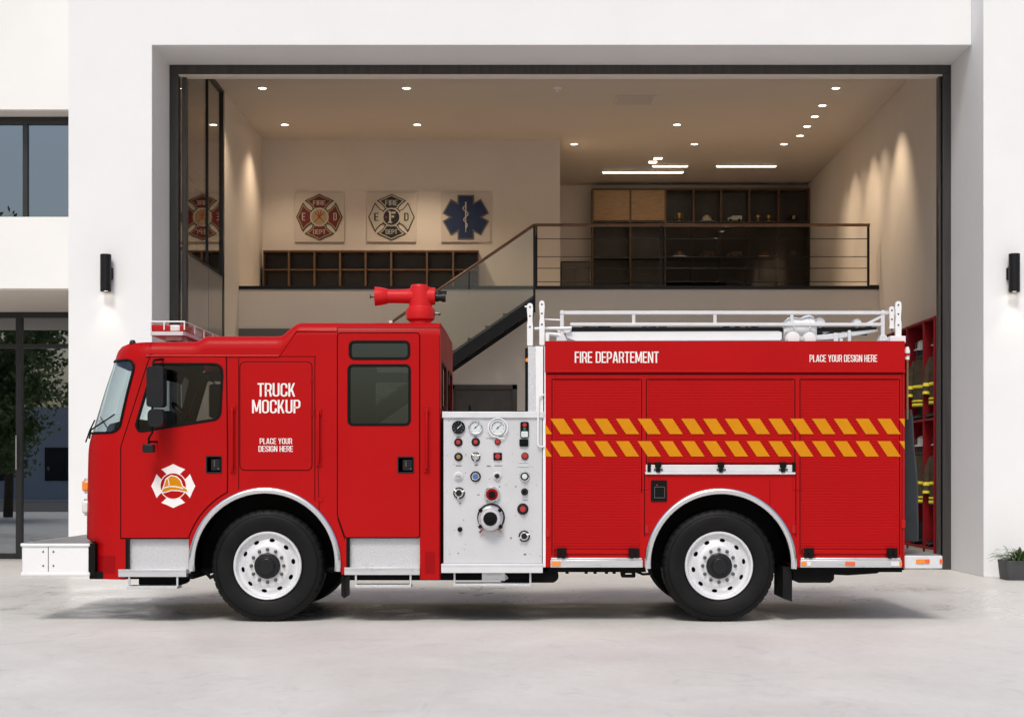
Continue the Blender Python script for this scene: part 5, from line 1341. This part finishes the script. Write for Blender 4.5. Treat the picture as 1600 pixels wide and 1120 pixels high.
# ---- roof rack
D = 15.2; y = .2
H = lambda px, py: (wx(px, D), wz(py, D))
zroof = wz(535)
b = MB()
b.box(wx(877, D), wx(1398, D), y - .018, y + .018, wz(491.5, D), wz(486, D))
for px in (1117, 990, 1237): b.box(wx(px - 2.6, D), wx(px + 2.6, D), y - .014, y + .014, wz(507, D), wz(491, D))
for px in (878, 1379): b.box(wx(px - 3, D), wx(px + 3, D), y - .02, y + .02, zroof - .005, wz(487, D)); b.lathe([(.022, -.025), (.022, .025)], (wx(px, D), y, wz(488.5, D)), 'y', 14)
b.box(wx(891, D), wx(1378, D), y - .022, y + .022, wz(509.5, D), wz(504.5, D))
b.prism(tp([(1346, 508), (1378, 492), (1378, 496), (1352, 510)], D), y - .01, y + .01)
for px in (878, 1379): b.prism(tp([(px - 8, 533), (px + 8, 533), (px + 4, 524), (px - 4, 524)], D), y - .05, y + .05)
part(b, 'ladder_rack', 'alu_white', bevel=.004); b = MB()
b.box(wx(877, D), wx(1398, D), 2.2, 2.236, wz(491.5, D), wz(486, D))
for px in (878, 990, 1117, 1237, 1379): b.box(wx(px - 2.6, D), wx(px + 2.6, D), 2.2, 2.23, zroof - .005, wz(491, D))
part(b, 'ladder_rack', 'alu_white', bevel=.004)
b = MB(); b.prism(rnd(tp([(884, 521), (892, 518), (1218, 517), (1222, 519), (1222, 531), (900, 532), (886, 527)], D), .02, 3), y + .02, y + .20); part(b, 'hose_tray', 'white_paint', bevel=.012)
b = MB(); b.prism(tp([(1240, 527), (1300, 521), (1372, 514), (1374, 517), (1310, 529), (1240, 532)], D), y + .02, y + .1); b.box(wx(1303, D), wx(1310, D), y, y + .05, zroof, wz(520, D)); b.box(wx(1325, D), wx(1330, D), y, y + .05, zroof, wz(516, D)); part(b, 'tray_brace', 'alu_white', bevel=.004)
b = MB(); b.tube([(wx(835, D), y - .02, wz(514, D)), (wx(893, D), y - .02, wz(513, D))], .017, 10); b.tube([(wx(850, D), y, wz(499, D)), (wx(875, D), y, wz(500, D))], .008, 8); b.tube([(wx(852, D), y, wz(521, D)), (wx(880, D), y, wz(524, D))], .02, 8); part(b, 'rack_link', 'alu_white')
def rack_arm(px, ytop, ybot, w, yy, ya=None):
    b = MB(); hw = w / 2
    p = tp([(px - hw * .9, ybot), (px - hw * .95, ytop + 34), (px - hw * .72, ytop + 26), (px - hw, ytop + 8), (px - hw * .9, ytop + 2), (px - hw * .35, ytop), (px + hw * .35, ytop), (px + hw * .9, ytop + 2), (px + hw, ytop + 9), (px + hw * .78, ytop + 26), (px + hw, ytop + 36), (px + hw * .95, ybot)], D)
    b.prism(rnd(p, .01, 2), yy, yy + .035); a = part(b, 'rack_arm', 'white_paint', bevel=.004)
    b = MB()
    for py in (ytop + 6, ytop + 20, ytop + 37): b.lathe([(0, -.003), (.008, -.003), (.010, .001)], (wx(px, D), yy, wz(py, D)), 'y', 10)
    b.build('pivot_pin', 'nut', a)
rack_arm(828, 475, 541, 9.5, .12); rack_arm(846.5, 472, 541, 8.5, .06); rack_arm(1398.5, 473, 532, 9.5, .06); rack_arm(1391, 480, 514, 8, .13)
b = MB(); b.box(wx(1385, D), wx(1409, D), .04, .2, zroof, wz(527, D)); part(b, 'arm_bracket', 'white_paint', bevel=.004)
b = MB(); b.tube([(wx(820, D), .14, wz(480, D)), (wx(826, D), .14, wz(480, D))], .008, 8); part(b, 'arm_pin', 'white_paint')
b = MB(); b.box(wx(852, D), wx(858, D), .06, .10, zroof, wz(523, D)); part(b, 'arm_bracket', 'white_paint', bevel=.004)
# ladder lying on the rack: a thing of its own
lad = thing('ladder', (wx(1130, D), .6, wz(518, D)), 'dark grey ladder lying flat on the roof rack of the fire truck', 'ladder')
for yy in (.26, .68):
    b = MB(); b.box(wx(893, D), wx(1372, D), yy, yy + .03, wz(517, D), wz(510.2, D)); b.build('side_rail', 'black_plastic', lad, bevel=.003)
for k in range(16):
    b = MB(); xx = wx(905 + k * 30.5, D); b.tube([(xx, .28, wz(513.6, D)), (xx, .69, wz(513.6, D))], .014, 8); b.build('rung', 'alu', lad)
b = MB(); rg = random.Random(4)
for k in range(26):
    xx = wx(rg.choice([rg.uniform(905, 950), rg.uniform(1000, 1035), rg.uniform(1130, 1180), rg.uniform(1335, 1372)]), D); b.box(xx, xx + rg.uniform(.02, .07), .262, .29, wz(510.1, D), wz(510.1, D) + rg.uniform(.006, .02))
b.build('rail_fitting', 'sign_grey', lad)
# white covered bundle on the rack
bun = thing('canvas_bundle', (wx(1250, D), .32, zroof), 'lumpy white canvas bundle on the roof rack near the rear arm', 'bundle')
b = MB(); rows = []; outl = [(1222, 511, 1), (1225, 502, .9), (1232, 496, .95), (1240, 495.5, 1), (1250, 497, 1), (1257, 493.5, 1), (1264, 492, 1), (1270, 494, .95), (1273.5, 501, .8), (1274, 513, .6)]
n = 16
for px, py, k in outl:
    z1_, z0_ = wz(py, 15.32), wz(530, 15.32); cz_, hz_ = (z1_ + z0_) / 2, (z1_ - z0_) / 2
    rows.append([(wx(px, 15.32), .32 + .13 * k * math.cos(2 * math.pi * i / n), cz_ + hz_ * math.sin(2 * math.pi * i / n)) for i in range(n)])
b.grid(rows, 0, True); b.add(rows[0], [list(range(n))]); b.add(rows[-1], [list(range(n))]); b.build('canvas', 'canvas_white', bun, angle=80)
b = MB()
for px in (1237, 1262): b.tube([(wx(px, 15.32), .32 + .135 * math.cos(2 * math.pi * i / 20), wz(512, 15.32) + .108 * math.sin(2 * math.pi * i / 20)) for i in range(20)], .008, 6, closed=True)
b.build('strap', 'alu_white', bun)
for px, py, r_, yy in ((1283, 503, .05, .28), (1341, 504, .045, .28), (1236, 531, .07, .10), (1262, 531, .065, .10)):
    b = MB(); b.lathe([(0, -.05), (r_ * .8, -.045), (r_, -.02), (r_, .03), (r_ * .7, .05), (0, .055)], (wx(px, D), yy, wz(py, D)), 'y', 20); part(b, 'rack_pad', 'white_paint')
